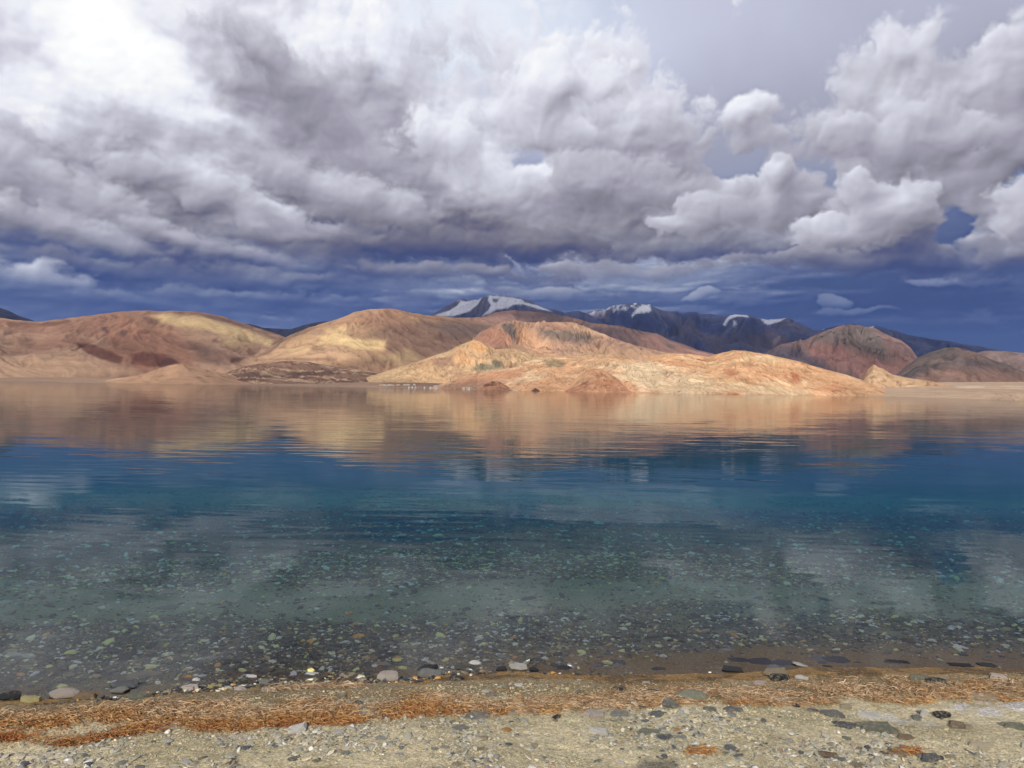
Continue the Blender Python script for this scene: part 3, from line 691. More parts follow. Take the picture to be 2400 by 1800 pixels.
ridge_layer('hill', 'folded cream and orange badland hills above the lake in the middle',
    [(1000, 912), (1050, 895), (1100, 880), (1150, 868), (1198, 862), (1225, 850), (1252, 842), (1288, 838), (1330, 840), (1380, 840), (1440, 838), (1498, 844), (1560, 850), (1640, 858), (1720, 872), (1800, 890), (1900, 915)],
    ([1000, 1200, 1450, 1900], [1420, 1040, 960, 1120]), 10, M_rock, palette(CREAM, alb(234, 186, 138), ORG, lo=-.15, hi=.3, gcol=alb(196, 152, 112), gamt=.5, scale=7, outcrop=.12, lines=.9, stripes=.35, sc=alb(224, 168, 116)), [
    ([(1020, 895), (1100, 878), (1200, 868), (1235, 875), (1200, 893), (1100, 895)], alb(216, 156, 114), 6, .8),
    ([(1010, 905), (1110, 890), (1190, 893), (1170, 918), (1010, 915)], alb(168, 120, 98), 6, .75),
    ([(1272, 848), (1300, 842), (1330, 850), (1320, 862), (1285, 862)], alb(158, 140, 108), 5, .8),
    ([(1290, 870), (1330, 856), (1360, 868), (1320, 890), (1280, 895)], ORG, 5, .6),
    ([(1450, 850), (1520, 846), (1560, 880), (1560, 915), (1500, 915), (1470, 880)], alb(240, 214, 170), 7, .7),
    ([(1590, 880), (1660, 890), (1700, 920), (1540, 925)], alb(236, 206, 160), 8, .6),
    ], nx=640, nt=150, shear=-0.3, seed=111, gf=20, amp=.15, sharp=.6, warp_px=3, foot_is_shore=True, prof=.8, stretch=2.2)
ridge_layer('hill', 'bright orange ridge falling to the right towards the shore plain',
    [(1380, 915), (1440, 870), (1498, 845), (1523, 835), (1560, 829), (1600, 829), (1622, 831), (1661, 836), (1690, 827), (1719, 821), (1745, 822), (1788, 829), (1831, 838), (1875, 847), (1907, 858), (1947, 869), (1983, 878), (2016, 889), (2045, 901), (2075, 915)],
    ([1380, 1700, 2075], [1150, 1120, 1230]), 30, M_rock, palette(alb(236, 184, 132), alb(226, 168, 118), alb(240, 200, 150), gcol=alb(210, 146, 100), gamt=.45, scale=7, outcrop=.12, lines=.55), [
    ([(1500, 870), (1600, 880), (1750, 900), (1900, 915), (1900, 930), (1480, 930)], alb(238, 206, 158), 10, .75),
    ([(1695, 866), (1720, 866), (1735, 876), (1710, 882), (1696, 874)], alb(178, 104, 72), 4, .7),
    ([(1855, 872), (1872, 878), (1875, 895), (1858, 890)], alb(190, 112, 78), 4, .85), ([(1884, 885), (1892, 893), (1888, 905), (1880, 898)], alb(250, 224, 170), 2.5, .85),
    ([(1960, 900), (2000, 915), (1900, 915), (1930, 905)], alb(214, 140, 92), 5, .6),
    ([(1740, 850), (1765, 852), (1762, 866), (1742, 864)], alb(208, 150, 112), 4, .6),
    ], nx=520, nt=120, shear=0.8, seed=121, gf=30, amp=.16, sharp=.58, warp_px=3, foot_is_shore=True, prof=.85, stretch=2.4)
ridge_layer('hill', 'small pale pointed hill in front of the red mountain',
    [(1990, 905), (2020, 885), (2034, 866), (2048, 853), (2058, 860), (2070, 864), (2092, 878), (2130, 886), (2179, 893), (2251, 907), (2300, 915)], 1750, 1560, M_rock,
    palette(alb(226, 184, 138), alb(214, 166, 122), gcol=alb(190, 140, 106), gamt=.5), nx=180, nt=60, seed=125, gf=45, amp=.22, warp_px=2)
ridge_layer('hill', 'dark orange mound at the waterline below the folded badland hills',
    [(1310, 924), (1335, 900), (1350, 886), (1363, 876), (1378, 867), (1393, 864), (1408, 866), (1422, 871), (1451, 889), (1480, 910), (1510, 926)], 790, -45, M_rock,
    palette(alb(222, 162, 118), alb(208, 144, 104), alb(234, 182, 134), gcol=alb(186, 128, 96), gamt=.5), [
    ([(1330, 895), (1345, 880), (1360, 880), (1350, 905), (1325, 910)], alb(236, 186, 132), 5, .6)], nx=180, nt=70, seed=131, gf=22, amp=.26, foot_is_shore=True, prof=.9, warp_px=2)
ridge_layer('hill', 'small striped brown mound on the shore right of the village',
    [(1095, 924), (1118, 911), (1135, 901), (1154, 893), (1165, 894), (1183, 899), (1205, 907), (1223, 913), (1245, 922)], 900, -20, M_rock,
    palette(alb(180, 130, 98), alb(160, 108, 82), gcol=alb(112, 74, 62), gamt=.7), nx=120, nt=50, seed=135, gf=22, amp=.30, foot_is_shore=True, prof=.9, warp_px=2)
ridge_layer('hill', 'tiny dark pyramid shaped mound at the waterline',
    [(1232, 925), (1244, 916), (1254, 909), (1262, 912), (1275, 920), (1284, 925)], 770, -20, M_rock,
    palette(alb(138, 100, 84), alb(122, 88, 76)), nx=50, nt=24, seed=137, gf=18, amp=.2, foot_is_shore=True, prof=.9, warp_px=1)
# ------------------------------------------------------------------ near shore
def ground_xy(px, py, z=0.0):
    dx, dy, te = px_dir(px, py)
    t = (CAM[2] - z) / np.maximum(-te, 1e-4)
    return dx * t, dy * t
_wl = [(-1500, 1670), (-600, 1655), (0, 1646), (150, 1640), (300, 1630), (450, 1618), (600, 1606), (750, 1600), (900, 1596), (1000, 1592), (1060, 1578), (1150, 1574), (1300, 1580), (1450, 1581), (1600, 1582), (1700, 1580), (1780, 1574), (1900, 1566), (2100, 1565), (2300, 1566), (2400, 1568), (2900, 1570), (3600, 1572)]
_wx, _wy = ground_xy(np.array([p[0] for p in _wl], float), np.array([p[1] for p in _wl], float))
def water_y(x):
    x = np.asarray(x, float)
    return np.interp(x, _wx, _wy) + 0.012 * np.sin(x * 7.0) + 0.008 * np.sin(x * 17.0 + 1)
_DD = [-60, -12, -4, -1.5, -.6, -.25, 0, .12, .4, 1, 2, 3, 4, 5, 6.5, 8, 10, 14, 20, 40, 120, 400]
_DZ = [2.5, .5, .19, .10, .06, .035, 0, -.012, -.035, -.085, -.15, -.19, -.24, -.29, -.37, -.46, -.58, -.84, -1.45, -5.0, -10.5, -14]
def ground_z(x, y):
    x = np.asarray(x, float); y = np.asarray(y, float)
    d = y - water_y(x)
    z = np.interp(d, _DD, _DZ)
    near = np.exp(-np.maximum(np.abs(d) - 2.5, 0) / 3)
    z = z + fbm(x * .9, y * .9, 3, 900) * .030 * sstep(-d, 0.0, .7)
    z = z + fbm(x * .35, y * .5, 3, 930) * .06 * sstep(d, .4, 3)
    z = z + fbm(x * 5, y * 5, 3, 910) * .007 * near * sstep(np.abs(d), 0.0, .15)
    z = z + (fbm(x * 13, y * 16, 4, 940, gain=.6) * .010 + fbm(x * 38, y * 45, 3, 950) * .005) * near * sstep(-d, .03, .25)
    # low storm berm under the line of dry weed
    z = z + .022 * np.exp(-((d + .30) / .16) ** 2) * near
    return z
def warp_axis(lo, hi, flo, fhi, step, grow=1.12):
    a = [flo]; s = step
    while a[-1] > lo: s *= grow; a.append(a[-1] - s)
    b = list(np.arange(flo + step, fhi, step)); s = step; c = [fhi]
    while c[-1] < hi: s *= grow; c.append(c[-1] + s)
    return np.array(sorted(a) + b + c)

# ---- beach and lake bed: one ground, parted under the water
def ground_colour(x, y, px, py):
    d = y - water_y(x)
    n1 = fbm(x * 2.2, y * 2.2, 5, 700); n2 = fbm(x * 9, y * 9, 4, 720)
    sand = lerp(alb(202, 189, 148, 1.0), alb(174, 162, 122, 1.0), sstep(n1 + n2 * .4, -.2, .35))
    sand = sand * (1 + .25 * n2)[:, None]
    wet = lerp(alb(158, 122, 62, 1.0), alb(112, 88, 50, 1.0), sstep(n2 + n1, -.2, .3))       # golden wet grit at the edge
    band = np.interp(px, [0, 500, 900, 1050, 1400, 1750, 1900, 2400], [.16, .16, .16, .24, .27, .28, .30, .27])
    mw = sstep(d + n1 * .09 + n2 * .04, -band - .09, -band + .06)
    c = sand * (1 - mw)[:, None] + wet * mw[:, None]
    # dark damp ground under the weed line on the left and middle
    md = sstep(d + n1 * .06, -band - .34, -band - .20) * (1 - mw) * .75
    c = c * (1 - md)[:, None] + np.asarray(alb(112, 92, 56, 1.0))[None] * md[:, None]
    # pale salt crust
    for poly, op in (([(2215, 1655), (2300, 1640), (2400, 1642), (2400, 1672), (2330, 1682), (2250, 1672)], .75), ([(2030, 1668), (2080, 1672), (2180, 1690), (2200, 1705), (2140, 1702), (2060, 1685)], .6),
                     ([(480, 1728), (560, 1722), (620, 1728), (560, 1740)], .5), ([(60, 1768), (150, 1762), (180, 1772), (90, 1780)], .4)):
        m = poly_mask(px, py, poly, 8) * sstep(n2, -.2, .25) * op
        c = c * (1 - m)[:, None] + np.asarray([.62, .62, .64])[None] * m[:, None]
    # under water: brown silt by the edge, dark gravel, a band of grey-green sand, dark gravel again, silt in the deep
    brown = alb(168, 126, 66, 1.0); grav = alb(116, 108, 80, 1.0); sandu = alb(164, 164, 126, 1.0); deep = alb(196, 196, 160, 1.0)
    edge = sstep(px, 900, 1400)
    dd = d + n1 * .8 + fbm(x * .5, y * 1.1, 4, 705) * .9
    brown = np.array([.34, .20, .05])
    db = d + n1 * .25 - .30 * edge
    u = lerp(brown, grav, sstep(db, .08, .5))
    u = u * (1 - (1 - edge) * .2)[:, None]
    s1 = (sstep(dd, 1.3, 1.9) * (1 - sstep(dd, 2.8, 3.8))) * .85
    u = u * (1 - s1)[:, None] + np.asarray(sandu)[None] * s1[:, None]
    s2 = sstep(dd, 8.5, 12.5); u = u * (1 - s2)[:, None] + np.asarray(deep)[None] * s2[:, None]
    mu = sstep(d, -.02, .05)
    return c * (1 - mu)[:, None] + u * mu[:, None]

def ground_mat():
    m, n = new_mat('sandy_grit')
    a = n.node('ShaderNodeVertexColor'); a.layer_name = 'tint'
    gp = n.node('ShaderNodeNewGeometry').outputs['Position']
    f1 = n.noise(gp, 55.0, 6.0, 0.7); f2 = n.noise(gp, 190.0, 3.0, 0.6)
    vo = n.voro(gp, 120.0, 0.0, feature='F1', out='Color'); vr, vg, vb = n.sep(vo)
    f = n.add(n.mul(n.sub(f1, .5), 1.1), n.mul(n.sub(vr, .5), .55))
    col = n.v('SCALE', a.outputs[0], scale=n.add(1.0, f))
    col = n.mix(n.mr(vg, .80, .9, 0, .45), col, n.v('MULTIPLY', col, (.55, .62, .62)))
    col = n.mix(n.mr(vb, .90, .96, 0, .5), col, (0.62, 0.58, 0.50, 1))
    bs = n.node('ShaderNodeBsdfPrincipled'); n.put(bs.inputs['Base Color'], col); bs.inputs['Roughness'].default_value = .85
    bs.inputs['Specular IOR Level'].default_value = .2
    bp = n.node('ShaderNodeBump'); bp.inputs['Distance'].default_value = .012; bp.inputs['Strength'].default_value = 1.0
    n.put(bp.inputs['Height'], n.add(n.mul(f1, .8), n.mul(vr, .35)))
    n.l.new(bp.outputs[0], bs.inputs['Normal'])
    o = n.node('ShaderNodeOutputMaterial'); n.l.new(bs.outputs[0], o.inputs[0])
    return m
M_ground = ground_mat()
def ground_piece(name, label, xs, ds):
    """rows follow the waterline at the given distances from it"""
    Xg, Dg = np.meshgrid(xs, ds)
    Yg = water_y(Xg) * 1.0
    # far out the rows straighten
    k = np.exp(-np.abs(Dg) / 12.0)
    Yg = Yg * k + 4.6 * (1 - k) + Dg
    Zg = ground_z(Xg, Yg)
    P = np.stack([Xg, Yg, Zg], -1).reshape(-1, 3)
    px, py = project(P)
    col = ground_colour(P[:, 0], P[:, 1], px, py)
    return obj(name, make_mesh(name, P, grid_faces(len(xs), len(ds)), M_ground, col, None, True), kind='structure', label=label)
xs_b = warp_axis(-60, 60, -3.3, 3.3, .016, 1.15)
ds_b = warp_axis(-45, .5, -1.45, .12, .012, 1.2)
ds_b = ds_b[ds_b <= .5]
ground_piece('beach', 'grey-beige grit and sand beach along the near edge of the lake', xs_b, ds_b)
xs_l = np.unique(np.round(warp_axis(-1500, 1500, -6, 6, .08, 1.15), 4))
ds_l = np.concatenate([[ds_b[-1]], np.arange(ds_b[-1] + .06, 9, .06), 9 * 1.12 ** np.arange(0, 50)])
ds_l = ds_l[ds_l < 1400]
ground_piece('lake_bed', 'stony lake bed falling away under the clear water', xs_l, ds_l)

# ---- water: a body with a rippled face
def water_mat():
    m, n = new_mat('lake_water')
    gp = n.node('ShaderNodeNewGeometry').outputs['Position']
    x, y, z = n.sep(gp)
    # long low swells, wind ripples and small capillary waves as slopes of the surface
    def slopes(sx, sy, detail, ang, seed):
        ca, sa = math.cos(ang), math.sin(ang)
        u = n.add(n.mul(x, ca * sx), n.mul(y, sa * sx)); v_ = n.add(n.mul(x, -sa * sy), n.mul(y, ca * sy))
        c = n.noise(n.comb(u, v_, seed), 1.0, detail, .55, 0.0, col=True)
        return n.v('SUBTRACT', c, (.5, .5, .5))
    patch = n.noise(n.comb(n.mul(x, .012), n.mul(y, .045), 0.0), 1.0, 3.0, .5)
    calm = n.mr(patch, .38, .62, .45, 1.0)
    s = n.v('SCALE', slopes(.22, 1.05, 2.0, .06, 1.0), scale=.034)
    s = n.v('ADD', s, n.v('SCALE', slopes(.7, 4.2, 2.0, -.10, 5.0), scale=.038))
    s = n.v('ADD', s, n.v('SCALE', slopes(3.5, 15.0, 2.0, .15, 9.0), scale=.026))
    # trains of regular ripples, their crests bent and fading in and out
    def train(lam, ang, amp, seed):
        ph = n.mul(n.add(n.mul(y, math.cos(ang)), n.mul(x, math.sin(ang))), 6.2832 / lam)
        bend = n.noise(n.comb(n.mul(x, .25), n.mul(y, .5), seed), 1.0, 2.0, .5)
        on = n.mr(n.noise(n.comb(n.mul(x, .09), n.mul(y, .16), seed + 4), 1.0, 2.0, .5), .42, .62)
        return n.mul(n.mul(n.m('SINE', n.add(ph, n.mul(bend, 14.0))), on), amp)
    t_ = n.add(n.add(train(1.05, .05, .008, 2.0), train(.55, -.07, .009, 7.0)), train(.27, .10, .005, 12.0))
    s = n.v('ADD', s, n.comb(0.0, t_, 0.0))
    s = n.v('SCALE', s, scale=calm)
    dist = n.v('LENGTH', gp)
    s = n.v('SCALE', s, scale=n.mr(dist, 30.0, 300.0, 1.0, .62))
    sx_, sy_, _ = n.sep(s)
    nrm = n.v('NORMALIZE', n.comb(n.mul(sx_, -.35), n.mul(sy_, -1.0), 1.0))
    fr = n.node('ShaderNodeFresnel'); fr.inputs['IOR'].default_value = 1.20; n.l.new(nrm, fr.inputs['Normal'])
    tr = n.node('ShaderNodeBsdfTransparent'); tr.inputs['Color'].default_value = (.98, .99, 1, 1)
    gl = n.node('ShaderNodeBsdfGlossy'); gl.inputs['Roughness'].default_value = .03; n.l.new(nrm, gl.inputs['Normal'])
    gl.inputs['Color'].default_value = (.88, .88, .88, 1)
    mx = n.node('ShaderNodeMixShader'); n.l.new(fr.outputs[0], mx.inputs[0]); n.l.new(tr.outputs[0], mx.inputs[1]); n.l.new(gl.outputs[0], mx.inputs[2])
    va = n.node('ShaderNodeVolumeAbsorption'); va.inputs['Color'].default_value = (.0, .885, .885, 1); va.inputs['Density'].default_value = .80
    vsn = n.node('ShaderNodeVolumeScatter'); vsn.inputs['Color'].default_value = (.02, .62, .92, 1); vsn.inputs['Density'].default_value = .15
    ad = n.node('ShaderNodeAddShader'); n.l.new(va.outputs[0], ad.inputs[0]); n.l.new(vsn.outputs[0], ad.inputs[1])
    o = n.node('ShaderNodeOutputMaterial'); n.l.new(mx.outputs[0], o.inputs['Surface']); n.l.new(ad.outputs[0], o.inputs['Volume'])
    return m
M_water = water_mat()
x0, x1, y0, y1, zb = -9000.0, 9000.0, 2.4, 9000.0, -16.0
V = [(x0, y0, 0), (x1, y0, 0), (x1, y1, 0), (x0, y1, 0), (x0, y0, zb), (x1, y0, zb), (x1, y1, zb), (x0, y1, zb)]
F = [(0, 1, 2, 3), (7, 6, 5, 4), (0, 4, 5, 1), (1, 5, 6, 2), (2, 6, 7, 3), (3, 7, 4, 0)]
obj('lake_water', make_mesh('lake_water', np.array(V), np.array(F), M_water), kind='structure', label='clear lake, rippled and mirroring the hills, deep blue farther out')
# ------------------------------------------------------------------ clouds added overhead, out of view, to shade the mountains and hills
def cloud_mat(op):
    m, n = new_mat('cloud_vapour')
    a = n.node('ShaderNodeVertexColor'); a.layer_name = 'tint'
    r, g, b = n.sep(a.outputs[0])
    gp = n.node('ShaderNodeNewGeometry').outputs['Position']
    nz = n.noise(gp, 0.0022, 6.0, .6)
    al = n.mul(n.mr(n.add(r, n.mul(n.sub(nz, .5), 1.3)), .12, .75), op)
    tr = n.node('ShaderNodeBsdfTransparent')
    df = n.node('ShaderNodeBsdfDiffuse'); df.inputs['Color'].default_value = (.9, .9, .92, 1)
    tl = n.node('ShaderNodeBsdfTranslucent'); tl.inputs['Color'].default_value = (.9, .9, .92, 1)
    m1 = n.node('ShaderNodeMixShader'); m1.inputs[0].default_value = .5; n.l.new(df.outputs[0], m1.inputs[1]); n.l.new(tl.outputs[0], m1.inputs[2])
    m2 = n.node('ShaderNodeMixShader'); n.l.new(al, m2.inputs[0]); n.l.new(tr.outputs[0], m2.inputs[1]); n.l.new(m1.outputs[0], m2.inputs[2])
    o = n.node('ShaderNodeOutputMaterial'); n.l.new(m2.outputs[0], o.inputs[0])
    return m
M_thick = cloud_mat(.80); M_thin = cloud_mat(.30); M_mid = cloud_mat(.42)
def overhead_cloud(px, py, r, a, b, mat, seed, label, alt=4300.0):
    dx, dy, te = px_dir(float(px), float(py))
    tgt = np.array([dx * r, dy * r, 1.7 + r * te])
    c = tgt + SUN * (alt - tgt[2]) / SUN[2]
    th, ph = np.meshgrid(np.linspace(0, 2 * np.pi, 49)[:-1], np.linspace(-np.pi / 2, np.pi / 2, 25))
    th = np.vstack([th.T, th.T[:1]]).T; ph = np.vstack([ph.T, ph.T[:1]]).T
    ux, uy, uz = np.cos(ph) * np.cos(th), np.cos(ph) * np.sin(th), np.sin(ph)
    k = 1 + .25 * fbm(ux * 2.3 + seed, uy * 2.3 + uz * 3, 4, seed, mode='b')
    P = np.stack([ux * k * a * 1.25, uy * k * b * 1.25, uz * k * 260 * np.where(uz > 0, 1.5, .5)], -1).reshape(-1, 3)
    rad = np.clip(1.25 - np.hypot(P[:, 0] / a, P[:, 1] / b), 0, 1)
    me = make_mesh('cloud', P, grid_faces(49, 25), mat, np.stack([rad] * 3, -1), None, True)
    o = obj('cloud', me, kind='stuff', label=label); o.location = c
    return o
for i, (px, py, r, a, b, mt, lb) in enumerate([
    (1180, 730, 8500, 1500, 2600, M_thick, 'cloud overhead shading the snow peak'),
    (1600, 780, 9000, 1700, 3000, M_thick, 'cloud overhead shading the long dark range'),
    (1990, 800, 9400, 1900, 3000, M_thick, 'cloud overhead shading the right half of the dark range'),
    (2500, 830, 9400, 2300, 3000, M_thick, 'cloud overhead shading the range beyond the right edge'),
    (10, 735, 8600, 2000, 2300, M_thick, 'cloud overhead shading the far left mountain'),
    (650, 768, 7600, 1300, 1500, M_thick, 'cloud overhead shading the mountains in the saddle'),
    (1400, 790, 5800, 750, 1200, M_mid, 'thin cloud overhead shading the purple brown slope'),
    (1960, 810, 4200, 460, 700, M_mid, 'thin cloud overhead shading the red mountain'),
    (2300, 850, 3500, 600, 800, M_mid, 'thin cloud overhead shading the grey-green hill'),
    (120, 800, 3300, 900, 900, M_thin, 'thin cloud overhead shading the left hill'),
    (430, 810, 3300, 420, 500, M_thin, 'thin cloud overhead shading the right end of the left hill'),
    (1000, 790, 3200, 300, 600, M_thin, 'thin cloud overhead shading the shoulder of the round hill'),
    (820, 885, 2200, 420, 330, M_thin, 'thin cloud overhead shading the shore left of the village'),
]):
    overhead_cloud(px, py, r, a, b, mt, 1000 + i * 7, lb)
# ------------------------------------------------------------------ stones and gravel
def stone_mat(name, c, c2=None, wet=False, dust=.62):
    m, n = new_mat(name)
    tcn = n.node('ShaderNodeTexCoord').outputs['Object']
    oi = n.node('ShaderNodeObjectInfo').outputs['Random']
    vv = n.v('ADD', tcn, n.comb(n.mul(oi, 37.0), n.mul(oi, 11.0), 0.0))
    a = n.noise(n.v('MULTIPLY', vv, (1, 1, 3)), 38.0, 5.0, .65); b = n.noise(vv, 160.0, 3.0, .6)
    c2 = c2 or tuple(min(1, v * 1.5) for v in c)
    col = n.mix(n.mr(a, .38, .66), tuple(c) + (1,), tuple(c2) + (1,))
    col = n.v('SCALE', col, scale=n.add(n.add(.72, n.mul(oi, .5)), n.mul(n.sub(b, .5), .7)))
    gp = n.node('ShaderNodeNewGeometry').outputs['Position']; d_ = n.noise(gp, 45.0, 6.0, .7)
    zz = n.sep(gp)[2]
    col = n.mix(n.mul(n.mr(d_, .46, .62), n.mr(zz, .01, .05, 0.0, dust)), col, (.42, .375, .27, 1))      # dried grit clinging to it
    bs = n.node('ShaderNodeBsdfPrincipled'); n.put(bs.inputs['Base Color'], col)
    bs.inputs['Roughness'].default_value = .45 if wet else .8; bs.inputs['Specular IOR Level'].default_value = .4 if wet else .25
    bp = n.node('ShaderNodeBump'); bp.inputs['Distance'].default_value = .012; bp.inputs['Strength'].default_value = 1.0
    n.put(bp.inputs['Height'], n.add(a, n.mul(b, .5))); n.l.new(bp.outputs[0], bs.inputs['Normal'])
    o = n.node('ShaderNodeOutputMaterial'); n.l.new(bs.outputs[0], o.inputs[0])
    return m
SC = {
    'white': ((.64, .62, .56), (.80, .79, .74)), 'cream': ((.50, .44, .30), (.66, .58, .42)), 'pink': ((.56, .48, .42), (.72, .66, .58)),
    'grey': ((.20, .21, .20), (.32, .33, .31)), 'green': ((.20, .215, .165), (.31, .32, .24)), 'blue': ((.115, .13, .14), (.20, .22, .23)),
    'dark': ((.028, .031, .036), (.06, .065, .07)), 'brown': ((.24, .16, .09), (.36, .26, .16)), 'orange': ((.46, .22, .06), (.62, .40, .18)),
    'yellow': ((.46, .40, .16), (.62, .56, .30)), 'tan': ((.36, .29, .19), (.48, .41, .29)),
}
SM = {k: stone_mat(k + '_stone', *v, dust=.12 if k in ('white', 'cream', 'pink', 'orange') else .74) for k, v in SC.items()}

def slab_mesh(rs, seed):
    """irregular flat flake: outline of nine to twelve corners, chamfered edge, unit width"""
    k = rs.randint(8, 12); an = np.sort(np.linspace(0, 2 * np.pi, k, endpoint=False) + rs.uniform(-.32, .32, k))
    r = .5 * (1 + rs.uniform(-.34, .20, k)); ox, oy = r * np.cos(an), r * np.sin(an)
    rings = []
    for s, z in ((.80, -.5), (1.0, -.25), (1.0, .15), (.86, .5)):
        j = 1 + rs.uniform(-.04, .04, k)
        rings.append(np.stack([ox * s * j, oy * s * j, z + rs.uniform(-.07, .07, k)], -1))
    V = np.concatenate(rings + [np.array([[0, 0, -.5], [rs.uniform(-.1, .1), rs.uniform(-.1, .1), .5 + rs.uniform(-.05, .12)]])])
    F = []
    for q in range(3):
        for i in range(k):
            a, b = q * k + i, q * k + (i + 1) % k
            F += [(a, b, b + k), (a, b + k, a + k)]
    for i in range(k):
        F += [(i, 4 * k, (i + 1) % k), (3 * k + i, 3 * k + (i + 1) % k, 4 * k + 1)]
    return V, np.array(F)
def _ico(sub):
    p = (1 + 5 ** .5) / 2
    V = [(-1, p, 0), (1, p, 0), (-1, -p, 0), (1, -p, 0), (0, -1, p), (0, 1, p), (0, -1, -p), (0, 1, -p), (p, 0, -1), (p, 0, 1), (-p, 0, -1), (-p, 0, 1)]
    F = [(0, 11, 5), (0, 5, 1), (0, 1, 7), (0, 7, 10), (0, 10, 11), (1, 5, 9), (5, 11, 4), (11, 10, 2), (10, 7, 6), (7, 1, 8), (3, 9, 4), (3, 4, 2), (3, 2, 6), (3, 6, 8), (3, 8, 9), (4, 9, 5), (2, 4, 11), (6, 2, 10), (8, 6, 7), (9, 8, 1)]
    V = [np.array(v) / np.linalg.norm(v) for v in V]
    for _ in range(sub):
        c = {}; G = []
        def mid(a, b):
            k = (min(a, b), max(a, b))
            if k not in c:
                v = V[a] + V[b]; V.append(v / np.linalg.norm(v)); c[k] = len(V) - 1
            return c[k]
        for a, b, d in F:
            ab, bd, da = mid(a, b), mid(b, d), mid(d, a)
            G += [(a, ab, da), (b, bd, ab), (d, da, bd), (ab, bd, da)]
        F = G
    return np.array(V), np.array(F)
ICO0, ICO2 = _ico(0), _ico(2)
def rock_mesh(rs, seed):
    V, F = ICO2; V = V.copy()
    for _ in range(9):                         # knocked flat on a few sides
        nrm = rs.normal(size=3); nrm /= np.linalg.norm(nrm); d = rs.uniform(.62, .88)
        q = V @ nrm; V -= np.outer(np.maximum(q - d, 0), nrm)
    V *= (1 + .07 * fbm(V[:, 0] * 3 + seed, V[:, 1] * 3 + V[:, 2] * 2, 3, seed))[:, None]
    return V * .56, F
def pebble_mesh(rs, seed):
    V, F = _PEB; V = V * (1 + .10 * fbm(V[:, 0] * 1.5 + seed, V[:, 1] * 1.5 + V[:, 2], 2, seed))[:, None]
    return V * .5, F
_PEB = _ico(1)
_rs = np.random.RandomState(5)
BANK = {k: [make_mesh('stone_%s' % w, *f(_rs, i * 13 + 3), None, smooth=(k == 'pebble')) for i in range(10)] for k, f, w in (('slab', slab_mesh, 'flake'), ('rock', rock_mesh, 'lump'), ('pebble', pebble_mesh, 'pebble'))}
_shared = {}
G_WATER_ = 'stones lying under the shallow water'
def stone(px, py, wpx, kind, colname, label, group=None, hk=None, asp=1.0, tilt=(0, 0), turn=None, sink=.35, under=False, name='stone'):
    """a stone standing where the sight line (px, py) meets the ground, wpx photograph pixels wide"""
    x, y = ground_xy(float(px), float(py), 0.0)
    for _ in range(4):
        x, y = ground_xy(float(px), float(py), float(ground_z(x, y)))
    z = float(ground_z(x, y)); dist = math.sqrt(x * x + y * y + 2.9)
    w = wpx * dist / FPX * (.88 if group == G_EDGE else 1.0)
    rs = _rs
    k = rs.randint(10)
    if group == G_WATER_ and hk is None: hk, sink = .08, .3
    key = (kind, k, colname)
    if key not in _shared:
        me = BANK[kind][k].copy(); me.materials.clear(); me.materials.append(SM[colname]); _shared[key] = me
    o = bpy.data.objects.new(name, _shared[key])
    hk = hk if hk is not None else {'slab': .20, 'rock': .42, 'pebble': .32}[kind]
    o.scale = (w, w * asp * rs.uniform(.55, .8), w * hk)
    o.rotation_euler = (R(tilt[0] + rs.uniform(-4, 4)), R(tilt[1] + rs.uniform(-4, 4)), R(turn if turn is not None else rs.uniform(-14, 14)))
    o.location = (x, y, z + w * hk * (.5 - sink))
    o['label'] = label; o['category'] = 'stone'
    if group: o['group'] = group
    return link(o)

